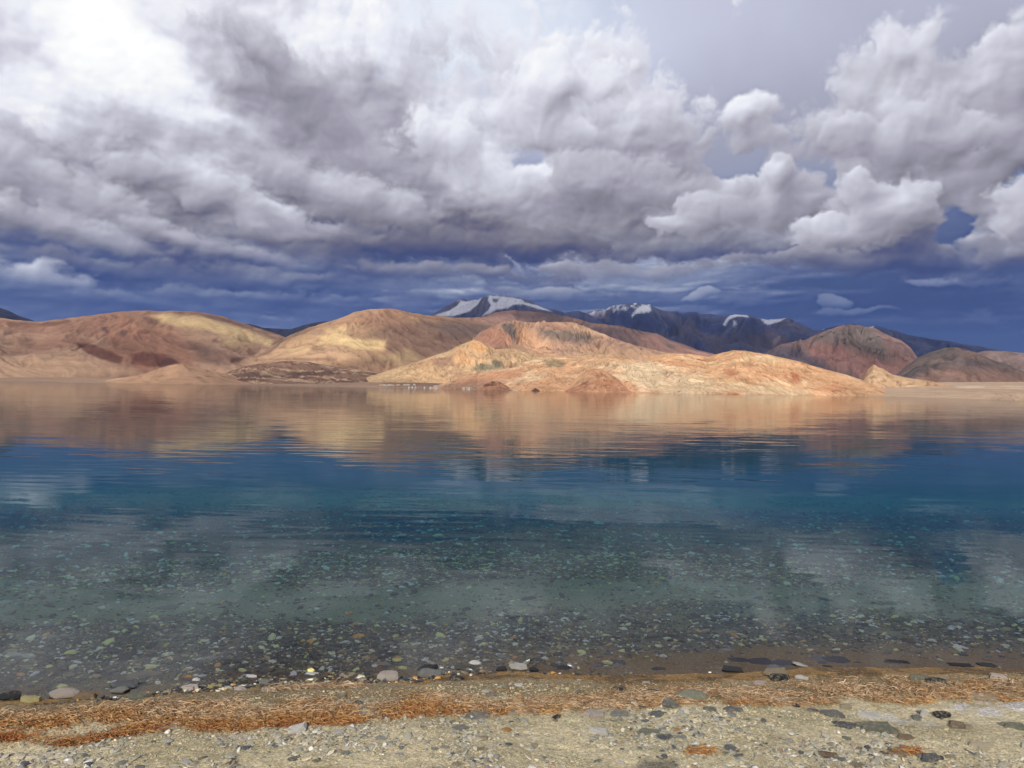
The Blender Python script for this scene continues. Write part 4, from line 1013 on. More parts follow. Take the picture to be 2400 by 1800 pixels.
G_EDGE, G_BEACH, G_WATER = "stones along the water's edge", 'stones lying on the dry beach', 'stones lying under the shallow water'
NAMED = [
    # px, py, width, kind, colour, label, group, extras
    (152, 1632, 60, 'rock', 'pink', "pinkish white boulder at the water's edge near the left side, widest stone there", G_EDGE, dict(hk=.42)),
    (25, 1636, 46, 'rock', 'dark', "dark angular stone in the water at the far left edge, beside the yellow slab", G_EDGE, dict(hk=.45)),
    (72, 1643, 52, 'slab', 'yellow', 'flat pale yellow slab between the dark stones and the pinkish boulder', G_EDGE, dict(hk=.22)),
    (203, 1636, 50, 'slab', 'brown', 'reddish brown flat stone just right of the pinkish boulder', G_EDGE, dict(hk=.3)),
    (300, 1609, 74, 'slab', 'blue', 'long dark blue slate lying half in the water on the left', G_EDGE, dict(hk=.2, tilt=(-6, 3))),
    (282, 1622, 40, 'rock', 'grey', 'rounded grey stone tucked under the long dark blue slate', G_EDGE, {}),
    (322, 1636, 54, 'slab', 'green', 'greenish flat stone resting on the wet edge left of the weed', G_EDGE, dict(hk=.25)),
    (350, 1628, 14, 'pebble', 'orange', 'small orange pebble on top of the greenish flat stones', G_EDGE, {}),
    (440, 1593, 34, 'rock', 'orange', 'orange brown stone poking out of the water above the white pair', G_EDGE, {}),
    (461, 1599, 22, 'rock', 'white', 'small white stone leaning on the orange brown stone in the water', G_EDGE, dict(hk=.7)),
    (448, 1617, 44, 'slab', 'pink', 'pale pink stone below the orange brown one, touching the waterline', G_EDGE, dict(hk=.35)),
    (506, 1610, 42, 'slab', 'yellow', 'thin yellow slate with a dark underside at the waterline', G_EDGE, dict(hk=.2)),
    (535, 1614, 24, 'pebble', 'white', 'white oval pebble beside the thin yellow slate', G_EDGE, {}),
    (550, 1609, 14, 'pebble', 'orange', 'bright orange pebble between two whitish pebbles at the waterline', G_EDGE, {}),
    (564, 1618, 27, 'rock', 'pink', 'pinkish white stone right of the bright orange pebble', G_EDGE, {}),
    (618, 1602, 30, 'rock', 'grey', 'grey beige stone with a rounded top left of the straw heap', G_EDGE, dict(hk=.55)),
    (589, 1590, 30, 'slab', 'white', 'white topped stone with a black side standing out of the water', G_EDGE, dict(hk=.35)),
    (656, 1577, 32, 'slab', 'yellow', 'pale yellow stone under thin water above the straw heap', G_EDGE, {}),
    (730, 1584, 36, 'slab', 'white', 'white flat stone at the tip of the straw heap', G_EDGE, dict(hk=.3)),
    (629, 1619, 44, 'slab', 'white', 'white flat slab at the left foot of the straw heap', G_EDGE, dict(hk=.2)),
    (331, 1586, 74, 'slab', 'tan', 'long tan brown slab under the water on the left', G_WATER, dict(hk=.12)),
    (161, 1598, 36, 'slab', 'brown', 'orange brown slab under the water above the pinkish boulder', G_WATER, {}),
    (912, 1592, 58, 'rock', 'pink', 'largest white and pink rock at the middle of the waterline', G_EDGE, dict(hk=.55, turn=5)),
    (952, 1596, 27, 'pebble', 'white', 'clean white stone just right of the largest white rock', G_EDGE, dict(hk=.4)),
    (1013, 1584, 68, 'slab', 'grey', 'long grey slab sloping into the water in the middle', G_EDGE, dict(hk=.28, tilt=(0, 9))),
    (1003, 1569, 52, 'slab', 'dark', 'black flat slab in the water behind the long grey slab', G_EDGE, dict(hk=.25)),
    (1071, 1593, 42, 'slab', 'dark', 'black wet slab on the golden grit right of the long grey slab', G_EDGE, dict(hk=.2)),
    (1113, 1560, 31, 'rock', 'white', 'white yellowish stone standing alone out of the water in the middle', G_EDGE, dict(hk=.6)),
    (1214, 1568, 46, 'slab', 'white', 'rough white streaked stone lying in the water by a small black rock', G_EDGE, dict(hk=.38)),
    (1250, 1572, 25, 'rock', 'dark', 'small black rock against the right end of the white streaked stone', G_EDGE, dict(hk=.6)),
    (1175, 1570, 27, 'slab', 'dark', 'black flat stone at the left end of the white streaked stone', G_EDGE, dict(hk=.4)),
    (1319, 1567, 40, 'slab', 'dark', 'black slab in shallow water right of the white streaked stone', G_EDGE, dict(hk=.2)),
    (892, 1514, 34, 'slab', 'orange', 'orange yellow stone on the bed, upper one of the two orange ones', G_WATER, {}),
    (869, 1543, 24, 'slab', 'orange', 'deep orange stone on the bed below the larger orange yellow one', G_WATER, dict(asp=1.6)),
    (894, 1556, 34, 'slab', 'pink', 'whitish pink stone on the bed under the orange ones', G_WATER, {}),
    (1357, 1596, 13, 'pebble', 'white', 'bright white pebble on the pale wet grit in the middle', G_EDGE, {}),
    (1514, 1601, 24, 'slab', 'white', 'white flake on a dark stone right of the pale wet grit', G_EDGE, {}),
    (1216, 1605, 22, 'slab', 'white', 'white flake on the brown grit below the white streaked stone', G_EDGE, {}),
    (1138, 1620, 20, 'slab', 'white', 'white flake at the upper rim of the orange weed', G_EDGE, {}),
    (1155, 1630, 34, 'slab', 'grey', 'long grey flake slanting through the rim of the weed', G_EDGE, dict(turn=-25)),
    (1275, 1611, 12, 'pebble', 'tan', 'tiny pointed tan stone on the dark wet grit', G_EDGE, dict(hk=1.0)),
    (694, 1713, 44, 'slab', 'white', 'pale stone propped up at a slant below the rust red weed', G_BEACH, dict(hk=.3, turn=28, tilt=(0, -14))),
    (277, 1704, 18, 'slab', 'white', 'small white flake in the gap between the two weed bands on the left', G_BEACH, {}),
    (391, 1738, 24, 'pebble', 'white', 'rounded white pebble on the sand left of the slanting pale stone', G_BEACH, {}),
    (271, 1681, 22, 'slab', 'blue', 'dark blue flake lying in the upper weed band on the left', G_BEACH, {}),
    (1201, 1675, 22, 'pebble', 'cream', 'smooth cream oval pebble just below the weed in the middle', G_BEACH, dict(hk=.4, asp=.7)),
    (1122, 1680, 64, 'slab', 'grey', 'long flat grey stone along the lower rim of the weed', G_BEACH, dict(hk=.16)),
    (1250, 1667, 24, 'slab', 'grey', 'grey tilted flake at the weed rim right of the cream pebble', G_BEACH, dict(tilt=(-20, 0))),
    (1302, 1683, 24, 'slab', 'dark', 'black upturned flake at the end of the dark cracked patch', G_BEACH, dict(tilt=(0, -30), hk=.3)),
    (1568, 1656, 36, 'rock', 'grey', 'blocky grey green rock standing in the right end of the orange weed', G_BEACH, dict(hk=.75)),
    (1540, 1675, 36, 'slab', 'blue', 'blue grey flat stone at the foot of the blocky rock', G_BEACH, {}),
    (1455, 1675, 44, 'slab', 'grey', 'curved flat stone with a dark rim left of the blue grey one', G_BEACH, {}),
    (1393, 1675, 46, 'slab', 'pink', 'pale pink slab under the lower rim of the weed', G_BEACH, {}),
    (1078, 1708, 40, 'slab', 'grey', 'dark grey triangular slab alone on the sand', G_BEACH, dict(hk=.2)),
    (1187, 1711, 21, 'pebble', 'orange', 'orange pebble alone on the sand in the middle', G_BEACH, dict(asp=1.3)),
    (1252, 1747, 18, 'pebble', 'cream', 'cream egg shaped pebble alone on the sand', G_BEACH, dict(asp=1.7)),
    (1042, 1752, 20, 'slab', 'pink', 'pale pink flake on the sand, low in the middle', G_BEACH, {}),
    (935, 1768, 17, 'slab', 'white', 'white flake on the sand near the bottom, left of the pink one', G_BEACH, {}),
    (854, 1759, 20, 'slab', 'white', 'tilted white flake farthest left of the white flakes on the bare sand', G_BEACH, dict(turn=30)),
    (1402, 1716, 40, 'slab', 'white', 'long white edged flake with a dark hollow beneath it', G_BEACH, dict(turn=-18, hk=.3)),
    (1559, 1730, 36, 'slab', 'blue', 'dark blue pointed slate on the sand below the blocky rock', G_BEACH, dict(hk=.25)),
    (1523, 1717, 56, 'slab', 'green', 'wide grey green slab left above the dark blue pointed slate', G_BEACH, dict(hk=.12)),
    (1588, 1712, 18, 'pebble', 'orange', 'orange spotted white pebble right of the grey green slab', G_BEACH, dict(asp=1.5)),
    (2054, 1709, 76, 'slab', 'green', 'largest grey green slab on the right, half round and clean', G_BEACH, dict(hk=.16, asp=1.5, turn=0)),
    (1980, 1702, 46, 'slab', 'blue', 'blue grey streaked flake left of the largest grey green slab', G_BEACH, dict(hk=.2)),
    (2011, 1700, 16, 'pebble', 'tan', 'small tan stone wedged between the blue flake and the largest slab', G_BEACH, {}),
    (1622, 1638, 62, 'rock', 'green', 'long grey green rock where the weed breaks off right of the middle', G_BEACH, dict(hk=.4)),
    (1719, 1664, 40, 'slab', 'blue', 'dark blue slate right of the long grey green rock', G_BEACH, dict(hk=.25, turn=-12)),
    (1665, 1664, 32, 'slab', 'green', 'grey green flake between the long rock and the dark blue slate', G_BEACH, dict(turn=-20)),
    (1817, 1582, 62, 'slab', 'tan', 'pale flat slab resting on dark ones at the waterline on the right', G_EDGE, dict(hk=.16, sink=-.3)),
    (1822, 1592, 50, 'slab', 'dark', 'black slab under the pale flat slab at the waterline', G_EDGE, dict(hk=.3)),
    (1877, 1591, 32, 'rock', 'white', 'white stone right of the pale flat slab at the waterline', G_EDGE, dict(hk=.4)),
    (1781, 1602, 30, 'slab', 'pink', 'pinkish white slab below the pale flat slab', G_EDGE, {}),
    (1747, 1608, 16, 'pebble', 'white', 'white pebble left of the pinkish white slab', G_EDGE, {}),
    (2153, 1591, 38, 'slab', 'green', 'green grey upturned slate in the weed on the right', G_BEACH, dict(tilt=(-16, 0), hk=.3)),
    (2190, 1598, 50, 'slab', 'dark', 'black slate behind the green grey upturned one', G_BEACH, {}),
    (2338, 1588, 40, 'slab', 'pink', 'whitish pink slab under driftweed near the right edge', G_EDGE, dict(hk=.25)),
    (2302, 1636, 78, 'slab', 'tan', 'big pale slab lying at the rim of the weed near the right edge', G_BEACH, dict(hk=.14)),
    (1831, 1638, 26, 'slab', 'white', 'white flake in the weed on the right', G_BEACH, {}),
    (1951, 1676, 40, 'slab', 'grey', 'round grey flat stone below the weed on the right', G_BEACH, dict(asp=1.5)),
    (1906, 1667, 30, 'slab', 'blue', 'blue grey flake left of the round grey flat stone', G_BEACH, {}),
    (1866, 1655, 22, 'slab', 'dark', 'small black flake at the rim of the weed on the right', G_BEACH, {}),
    (1983, 1658, 24, 'pebble', 'cream', 'cream white pebble between the weed and the round grey stone', G_BEACH, dict(hk=.6)),
    (2041, 1680, 48, 'slab', 'white', 'curved white edged flake above the largest grey green slab', G_BEACH, dict(turn=-14)),
    (2204, 1679, 38, 'slab', 'dark', 'dark pointed slate right of the white salt streak', G_BEACH, dict(hk=.25)),
    (2157, 1670, 20, 'slab', 'blue', 'small dark blue flake above the salt streak', G_BEACH, {}),
    (2244, 1702, 36, 'slab', 'brown', 'brown round flat stone below the dark pointed slate', G_BEACH, dict(asp=1.5)),
    (2378, 1704, 44, 'slab', 'green', 'greenish slab at the right edge, above a cracked row', G_BEACH, {}),
    (1850, 1736, 17, 'pebble', 'white', 'bright white pebble alone on the sand on the right', G_BEACH, dict(turn=-20)),
    (1683, 1687, 18, 'pebble', 'white', 'bright white pebble below the grey green flake', G_BEACH, {}),
    (2124, 1729, 34, 'slab', 'brown', 'brown green flat stone below the largest slab, to its right', G_BEACH, {}),
    (2300, 1749, 44, 'slab', 'cream', 'cream coloured slab low on the right', G_BEACH, dict(hk=.2)),
    (1936, 1772, 46, 'slab', 'brown', 'orange brown slab near the bottom on the right', G_BEACH, {}),
    (1781, 1779, 30, 'slab', 'cream', 'cream stone near the bottom left of the orange brown slab', G_BEACH, dict(hk=.3)),
    (2179, 1776, 42, 'slab', 'blue', 'blue grey slab near the bottom right, beside the rust red tuft', G_BEACH, dict(hk=.2)),
    (2200, 1780, 20, 'slab', 'dark', 'dark blue upright flake behind the blue grey slab near the bottom right', G_BEACH, dict(hk=.5)),
    (2228, 1774, 20, 'pebble', 'tan', 'small tan stone right of the dark blue upright flake', G_BEACH, {}),
    (2106, 1767, 36, 'slab', 'brown', 'brown slab above the rust red tuft near the bottom right', G_BEACH, {}),
    (1783, 1551, 64, 'slab', 'dark', 'big black oval stone under the shallow water on the right, leftmost of its row', G_WATER, dict(hk=.06, asp=1.2)),
    (1730, 1548, 42, 'slab', 'dark', 'black oval stone touching the big black one on its left', G_WATER, {}),
    (1839, 1555, 54, 'slab', 'blue', 'dark grey slab under thin water right of the big black oval stone', G_WATER, {}),
    (1965, 1549, 60, 'slab', 'dark', 'black leaf shaped stone in the brown shallow water on the right', G_WATER, dict(turn=-14)),
    (2009, 1553, 16, 'pebble', 'dark', 'small black pebble right of the black leaf shaped stone', G_WATER, {}),
    (2101, 1552, 62, 'slab', 'dark', 'long thin black stone in the brown shallow water on the right', G_WATER, dict(turn=-8, asp=.7)),
    (1940, 1562, 22, 'pebble', 'dark', 'round black pebble at the very edge of the water on the right', G_WATER, {}),
    (2251, 1560, 46, 'slab', 'dark', 'black flat stone at the edge of the water near the right side', G_WATER, {}),
    (2316, 1560, 42, 'slab', 'dark', 'black stone farthest right of the dark row at the edge of the water', G_WATER, {}),
    (1716, 1572, 64, 'slab', 'dark', 'long black slab half out of the water left of the golden grit', G_EDGE, dict(hk=.2)),
    (1813, 1562, 30, 'slab', 'white', 'white speckled stone under thin water between the black ones', G_WATER, {}),
    (2327, 1548, 38, 'slab', 'orange', 'pale orange stone under the water near the right side', G_WATER, {}),
    (1447, 1555, 48, 'slab', 'dark', 'black stone under the water above the pale wet grit', G_WATER, {}),
    (1547, 1568, 34, 'slab', 'dark', 'black stone at the edge of the water right of the middle', G_WATER, {}),
    (485, 1542, 34, 'slab', 'white', 'whitish flat stone on the bed, left of the orange ones', G_WATER, {}),
    (33, 1534, 34, 'slab', 'white', 'white stone on the bed at the far left', G_WATER, {}),
    (119, 1574, 46, 'slab', 'brown', 'brownish orange broad stone on the bed on the left', G_WATER, {}),
]
for t_ in NAMED:
    px, py, w, kind, cn, lb, gp_, ex = t_
    stone(px, py, w, kind, cn, lb, gp_, **ex)

# ---- further single stones that nothing tells apart: one label for each colour and place
rs = np.random.RandomState(77)
NEAR = {'dark': 'dark slate', 'white': 'whitish', 'grey': 'grey', 'green': 'grey green', 'yellow': 'pale yellow', 'orange': 'orange', 'brown': 'brown', 'blue': 'blue grey', 'tan': 'tan'}
USED = set()
LAND = [(152, 1632, 'the pinkish boulder'), (300, 1609, 'the long dark blue slate'), (740, 1595, 'the straw heap'), (912, 1592, 'the largest white rock'), (1013, 1584, 'the long grey slab'), (1214, 1568, 'the white streaked stone'),
        (1568, 1656, 'the blocky rock'), (1817, 1582, 'the pale flat slab'), (2054, 1709, 'the largest green slab'), (2302, 1636, 'the big pale slab'), (694, 1713, 'the slanting pale stone'), (1078, 1708, 'the dark triangular slab'),
        (1187, 1711, 'the lone orange pebble'), (2122, 1785, 'the bottom right tuft'), (1783, 1551, 'the big black oval'), (1965, 1549, 'the black leaf stone'), (880, 1530, 'the two orange stones')]
def _loose(n, ylo, yhi, wlo, whi, cols, where, group):
    k = 0
    while k < n:
        px = rs.uniform(-60, 2460); py = rs.uniform(ylo, yhi)
        x, y = ground_xy(px, py, -.1); d = float(y - water_y(x))
        if group == G_WATER and d < .10: continue
        if group == G_BEACH and not (-1.3 < d < -.40): continue
        if group == G_EDGE and not (abs(d) < .10): continue
        cn = cols[rs.randint(len(cols))]; w = rs.uniform(wlo, whi) ** 1.0; big = w > (wlo + whi) / 2
        o = stone(px, py, w, 'slab' if rs.rand() < .8 else 'pebble', cn, '', group, hk=rs.uniform(.07, .13) if group == G_WATER else rs.uniform(.16, .34), tilt=(rs.uniform(-14, 10), rs.uniform(-10, 10)), sink=.35 if group == G_BEACH else .4, turn=rs.uniform(-40, 40))
        for q in sorted(LAND, key=lambda l: (l[0] - px) ** 2 + ((l[1] - py) * 2) ** 2):
            ddx, ddy = px - q[0], py - q[1]
            far = 'just' if math.hypot(ddx, ddy) < 60 else ('close' if math.hypot(ddx, ddy) < 140 else 'well')
            side = ('left of' if ddx < 0 else 'right of') if abs(ddx) > abs(ddy) * 1.6 else ('beyond' if ddy < 0 else 'in front of')
            if far == 'close': far = 'a little way'
            lb = ('larger ' if big else 'small ') + NEAR[cn] + ' stone ' + where + ', ' + far + ' ' + side + ' ' + q[2]
            if lb not in USED and len(lb.split()) <= 16: break
        USED.add(lb); o['label'] = lb
        k += 1
_loose(48, 1400, 1560, 24, 46, ['dark', 'dark', 'grey', 'green', 'blue', 'tan', 'white'], 'on the bed', G_WATER)
_loose(24, 1300, 1400, 22, 34, ['white', 'grey', 'yellow', 'dark', 'green', 'white'], 'on the bed', G_WATER)
_loose(18, 1180, 1290, 18, 28, ['white', 'white', 'yellow', 'grey'], 'in deeper water', G_WATER)
_loose(56, 1665, 1815, 12, 26, ['grey', 'green', 'tan', 'tan', 'blue', 'grey', 'white'], 'sunk in grit', G_BEACH)
_loose(26, 1550, 1660, 15, 34, ['grey', 'dark', 'green', 'tan', 'dark'], 'at the waterline', G_EDGE)

# ---- gravel: countless small stones joined into a few masses
PALC = np.array([(.028, .030, .030), (.045, .046, .044), (.075, .075, .062), (.13, .13, .105), (.11, .10, .065), (.22, .185, .12), (.56, .52, .38), (.70, .67, .55), (.50, .44, .20), (.42, .22, .07)])
def gravel(name, label, x, y, z, size, col, mat, seed, flat=(.18, .42), tilt=.16):
    rs = np.random.RandomState(seed); n = len(x)
    bV, bF = ICO0
    var = np.stack([bV * (1 + rs.uniform(-.22, .22, (12, 1))) for _ in range(24)])
    V = var[rs.randint(24, size=n)].copy() * .5
    V[..., 1] *= rs.uniform(.36, .9, (n, 1)); V[..., 2] *= rs.uniform(flat[0], flat[1], (n, 1))
    V *= size[:, None, None]
    a = rs.uniform(0, 2 * np.pi, n); t = rs.normal(0, tilt, n)
    z0 = V[..., 2] + V[..., 0] * np.sin(t)[:, None]
    ca, sa = np.cos(a)[:, None], np.sin(a)[:, None]
    X = V[..., 0] * ca - V[..., 1] * sa; Y = V[..., 0] * sa + V[..., 1] * ca
    P = np.stack([X + x[:, None], Y + y[:, None], z0 + z[:, None]], -1).reshape(-1, 3)
    F = (bF[None] + (np.arange(n) * 12)[:, None, None]).reshape(-1, 3)
    C = np.repeat(col, 12, axis=0)
    return obj(name, make_mesh(name, P, F, mat, C), kind='stuff', label=label)
def pebble_mat(name, rough, k=1.1):
    m, n = new_mat(name)
    a = n.node('ShaderNodeVertexColor'); a.layer_name = 'tint'
    gp = n.node('ShaderNodeNewGeometry').outputs['Position']
    f = n.noise(gp, 140.0, 4.0, .65)
    bs = n.node('ShaderNodeBsdfPrincipled'); n.put(bs.inputs['Base Color'], n.v('SCALE', a.outputs[0], scale=n.add(1.0 - k * .5, n.mul(f, k))))
    bs.inputs['Roughness'].default_value = rough; bs.inputs['Specular IOR Level'].default_value = .25
    o = n.node('ShaderNodeOutputMaterial'); n.l.new(bs.outputs[0], o.inputs[0]); return m
M_peb = pebble_mat('mixed_pebbles', .8); M_pebw = pebble_mat('wet_pebbles', .5, 1.5)
def scatter(n, ylo, yhi, seed, zoff=0.0, power=1.0):
    """points spread over the ground seen between two rows of the frame, evenly on the ground itself"""
    rs = np.random.RandomState(seed)
    dn, df = (CAM[2] - zoff) / math.tan(R((yhi - 911) / 31.5)), (CAM[2] - zoff) / math.tan(R((ylo - 911) / 31.5))
    r = (rs.uniform(0, 1, n) ** power) * (df - dn) + dn
    r = np.sqrt(rs.uniform(dn ** 2, df ** 2, n)) if power == 1.0 else r
    a = rs.uniform(-R(38), R(38), n)
    return r * np.sin(a), r * np.cos(a), rs
# bed of the shallows
x, y, rs = scatter(72000, 1250, 1660, 301, -.1)
d = y - water_y(x)
n1 = fbm(x * .35 * 3, y * 1.5, 4, 811)
dd = d + fbm(x * 2.2, y * 2.2, 5, 700) * .8 + fbm(x * .5, y * 1.1, 4, 705) * .9
dens = sstep(dd, .0, .35) * np.where(dd > 1.2, 1 - .84 * sstep(dd, 1.2, 1.9), 1) + .9 * sstep(dd, 2.9, 3.4)
px_, py_ = project(np.stack([x, y, x * 0 - .1], -1))
brown_edge = sstep(px_, 1100, 1500) * (1 - sstep(d + fbm(x * 2.2, y * 2.2, 5, 700) * .25, .25, .75)); dens = dens * (1 - .8 * brown_edge)
keep = (d > .015) & (rs.uniform(0, 1, len(x)) < dens); x, y, d = x[keep], y[keep], d[keep]
size = np.exp(rs.normal(math.log(.024), .52, len(x))) * (1 + .25 * sstep(d, 1, 5))
wts = np.array([.16, .17, .15, .13, .11, .10, .09, .05, .04, .025]); wts /= wts.sum()
ci = rs.choice(10, len(x), p=wts); col = PALC[ci] * rs.uniform(.8, 1.2, (len(x), 1)) * 1.85 * np.array([1.14, 1.04, .78])
gravel('bed_gravel', 'dense dark gravel with pale flecks on the bed of the shallows', x, y, ground_z(x, y) + size * .08, np.clip(size, .012, .10), np.clip(col, 0, .8), M_pebw, 303)
# farther bed
x, y, rs = scatter(34000, 1105, 1350, 311, -.5)
d = y - water_y(x); n1 = fbm(x * .5, y * .7, 4, 821)
dens = (1 - .9 * sstep(d, 6, 13)) * sstep(n1, -.45, .05)
keep = (np.hypot(x, y) > 9.3) & (rs.uniform(0, 1, len(x)) < dens); x, y = x[keep], y[keep]
size = np.exp(rs.normal(math.log(.050), .45, len(x)))
wts = np.array([.18, .19, .16, .13, .08, .08, .09, .07, .02, .0]); wts /= wts.sum(); ci = rs.choice(10, len(x), p=wts)
gravel('deep_gravel', 'scattered pale and dark stones on the deeper bed, tinted blue green by the water', x, y, ground_z(x, y) + size * .08, size, np.clip(PALC[ci] * 1.7, 0, .8), M_pebw, 313)
# beach grit
x, y, rs = scatter(52000, 1575, 1860, 321, .05)
d = y - water_y(x); n1 = fbm(x * 3, y * 3, 4, 831)
n3 = fbm(x * 1.3, y * 1.8, 4, 833)
keep = (d < .01) & (rs.uniform(0, 1, len(x)) < .26 + .9 * n1 + 1.0 * n3 + .45 * sstep(d, -.42, -.05) + .5 * sstep(d, -.34, -.2) * sstep(x, -.8, .2)); x, y, d, n1 = x[keep], y[keep], d[keep], n1[keep]
size = np.exp(rs.normal(math.log(.0085), .48, len(x))); size = np.clip(size, .004, .035)
BP = np.array([(.50, .44, .30), (.43, .38, .24), (.34, .31, .20), (.24, .25, .21), (.13, .14, .14), (.62, .60, .50), (.38, .25, .15), (.56, .48, .34)])
wts = np.array([.30, .26, .15, .13, .06, .025, .025, .05]); wts /= wts.sum(); ci = rs.choice(8, len(x), p=wts); col = BP[ci] * rs.uniform(.75, 1.2, (len(x), 1))
wet = sstep(d + n1 * .09, -.34, -.20)[:, None]; gold = np.array([(.40, .26, .09), (.30, .19, .07), (.48, .34, .15), (.16, .11, .06)])[rs.randint(4, size=len(x))]; gm = wet * (.35 + .65 * sstep(project(np.stack([x, y, x * 0], -1))[0], 800, 1100))[:, None]; col = col * (1 - gm) + gold * gm; size = size * (1 - .35 * gm[:, 0])
gravel('beach_gravel', 'fine mixed grit and small flakes covering the dry beach', x, y, ground_z(x, y) + size * .05, size, col, M_peb, 323, (.2, .6))
# thin flakes of slate lying in drifts on the grit
x, y, rs = scatter(22000, 1600, 1860, 325, .05)
d = y - water_y(x); n3 = fbm(x * 1.7, y * 2.6, 5, 835)
keep = (d < -.12) & (rs.uniform(0, 1, len(x)) < .30 + 1.7 * n3 + .25 * sstep(x, 0, 2.5)); x, y = x[keep], y[keep]
size = np.clip(np.exp(rs.normal(math.log(.019), .45, len(x))), .008, .06)
FP = np.array([(.24, .24, .20), (.31, .30, .24), (.17, .175, .165), (.36, .34, .27), (.46, .42, .32), (.08, .085, .09), (.30, .22, .15), (.60, .58, .52)])
ci = rs.choice(8, len(x), p=[.18, .2, .10, .20, .16, .04, .05, .07])
gravel('slate_flakes', 'drifts of thin grey and tan flakes lying on the beach grit', x, y, ground_z(x, y) + size * .06, size, FP[ci] * rs.uniform(.8, 1.2, (len(x), 1)), M_peb, 327, (.14, .32), tilt=.34)
# small stones washed together along the edge
x, y, rs = scatter(26000, 1540, 1680, 331, .0)
d = y - water_y(x); px_, py_ = project(np.stack([x, y, x * 0], -1))
w_ = np.interp(px_, [0, 700, 1000, 1150, 1700, 1800, 2400], [.15, .12, .10, .04, .04, .06, .05])
keep = (np.abs(d + .01) < w_ * rs.uniform(.2, 1.0, len(x))) & (rs.uniform(0, 1, len(x)) < np.interp(px_, [0, 1000, 1150, 2400], [.55, .45, .18, .16])); x, y = x[keep], y[keep]
size = np.clip(np.exp(rs.normal(math.log(.022), .45, len(x))), .01, .07)
wts = np.array([.22, .20, .14, .12, .09, .08, .05, .03, .03, .04]); wts /= wts.sum(); ci = rs.choice(10, len(x), p=wts)
gravel('edge_gravel', 'wet dark flakes washed together along the waterline', x, y, ground_z(x, y) + size * .12, size, np.clip(PALC[ci] * 1.1, 0, .8), M_pebw, 333, (.2, .5))
# ------------------------------------------------------------------ dry water weed cast up in bands
def weed_mat():
    m, n = new_mat('dry_weed')
    a = n.node('ShaderNodeVertexColor'); a.layer_name = 'tint'
    df = n.node('ShaderNodeBsdfDiffuse'); n.put(df.inputs[0], a.outputs[0])
    tl = n.node('ShaderNodeBsdfTranslucent'); n.put(tl.inputs[0], a.outputs[0])
    mx = n.node('ShaderNodeMixShader'); mx.inputs[0].default_value = .25; n.l.new(df.outputs[0], mx.inputs[1]); n.l.new(tl.outputs[0], mx.inputs[2])
    o = n.node('ShaderNodeOutputMaterial'); n.l.new(mx.outputs[0], o.inputs[0]); return m
M_weed = weed_mat()
def weed(name, label, n, xlim, top, bot, tone, seed, clump=.5, lenm=.036):
    """curled strands between an upper and a lower line given along the beach (frame x -> frame y)"""
    rs = np.random.RandomState(seed)
    px = rs.uniform(xlim[0], xlim[1], n); t = rs.beta(1.4, 1.4, n)
    yt = np.interp(px, *top); yb = np.interp(px, *bot); py = yt + (yb - yt) * t
    x, y = ground_xy(px, py, .05)
    keep = fbm(x * 3.5, y * 8, 5, seed + 3, gain=.66) * 1.6 + rs.uniform(-.22, .22, n) - .35 * (2 * t - 1) ** 4 > -clump
    x, y, px, t = x[keep], y[keep], px[keep], t[keep]; n = len(x)
    K = 5
    L = lenm * np.exp(rs.normal(0, .35, n)); a = rs.normal(0, .8, n) + rs.choice([0, np.pi], n); curl = rs.normal(0, 1.1, n); w = rs.uniform(.0007, .0016, n)
    z0 = ground_z(x, y) + rs.uniform(.002, .026, n) * (.4 + .6 * np.sin(np.pi * np.clip(t, 0, 1))) * .8
    lift = rs.normal(0, .35, n)
    P = np.zeros((n, K, 2, 3)); cx, cy_, cz = x.copy(), y.copy(), z0.copy()
    for k in range(K):
        ang = a + curl * (k / (K - 1) - .5)
        nx, ny = -np.sin(ang), np.cos(ang); ww = w * (1.0 if 0 < k < K - 1 else .45)
        tw = .6
        P[:, k, 0] = np.stack([cx + nx * ww, cy_ + ny * ww, cz + ww * tw], -1); P[:, k, 1] = np.stack([cx - nx * ww, cy_ - ny * ww, cz - ww * tw], -1)
        cx = cx + np.cos(ang) * L / (K - 1); cy_ = cy_ + np.sin(ang) * L / (K - 1); cz = cz + L / (K - 1) * lift * math.cos(k * .9)
    g = ground_z(x, y)[:, None, None] + .001
    P[..., 2] = np.maximum(P[..., 2], g)
    V = P.reshape(-1, 3); b = (np.arange(n) * K * 2)[:, None]
    F = np.concatenate([b + np.array([[2 * k, 2 * k + 1, 2 * k + 3, 2 * k + 2]]) for k in range(K - 1)])
    straw = np.array([(.60, .44, .28), (.48, .35, .22), (.70, .55, .38), (.34, .23, .14)]); org = np.array([(.60, .35, .14), (.48, .24, .09), (.68, .44, .19), (.34, .15, .06)]); rust = np.array([(.27, .075, .03), (.36, .11, .04), (.17, .05, .025), (.44, .18, .07)])
    f = np.clip(tone(px, t) + fbm(x * 5, y * 7, 3, seed + 9) * .9 + rs.normal(0, .28, n), 0, 1.999)
    k4 = rs.randint(4, size=n)
    c = np.where((f < 1)[:, None], straw[k4] * (1 - np.clip(f, 0, 1))[:, None] + org[k4] * np.clip(f, 0, 1)[:, None], org[k4] * (2 - f)[:, None] + rust[k4] * (f - 1)[:, None]) * rs.uniform(.55, 1.25, (n, 1))
    return obj(name, make_mesh(name, V, F, M_weed, np.repeat(c, K * 2, axis=0)), kind='stuff', label=label)
T1 = ([-200, 0, 150, 300, 400, 560, 800, 900, 1000, 1080, 1200, 1400, 1500, 1620, 1700], [1690, 1672, 1662, 1655, 1648, 1645, 1636, 1634, 1624, 1632, 1640, 1634, 1620, 1614, 1616])
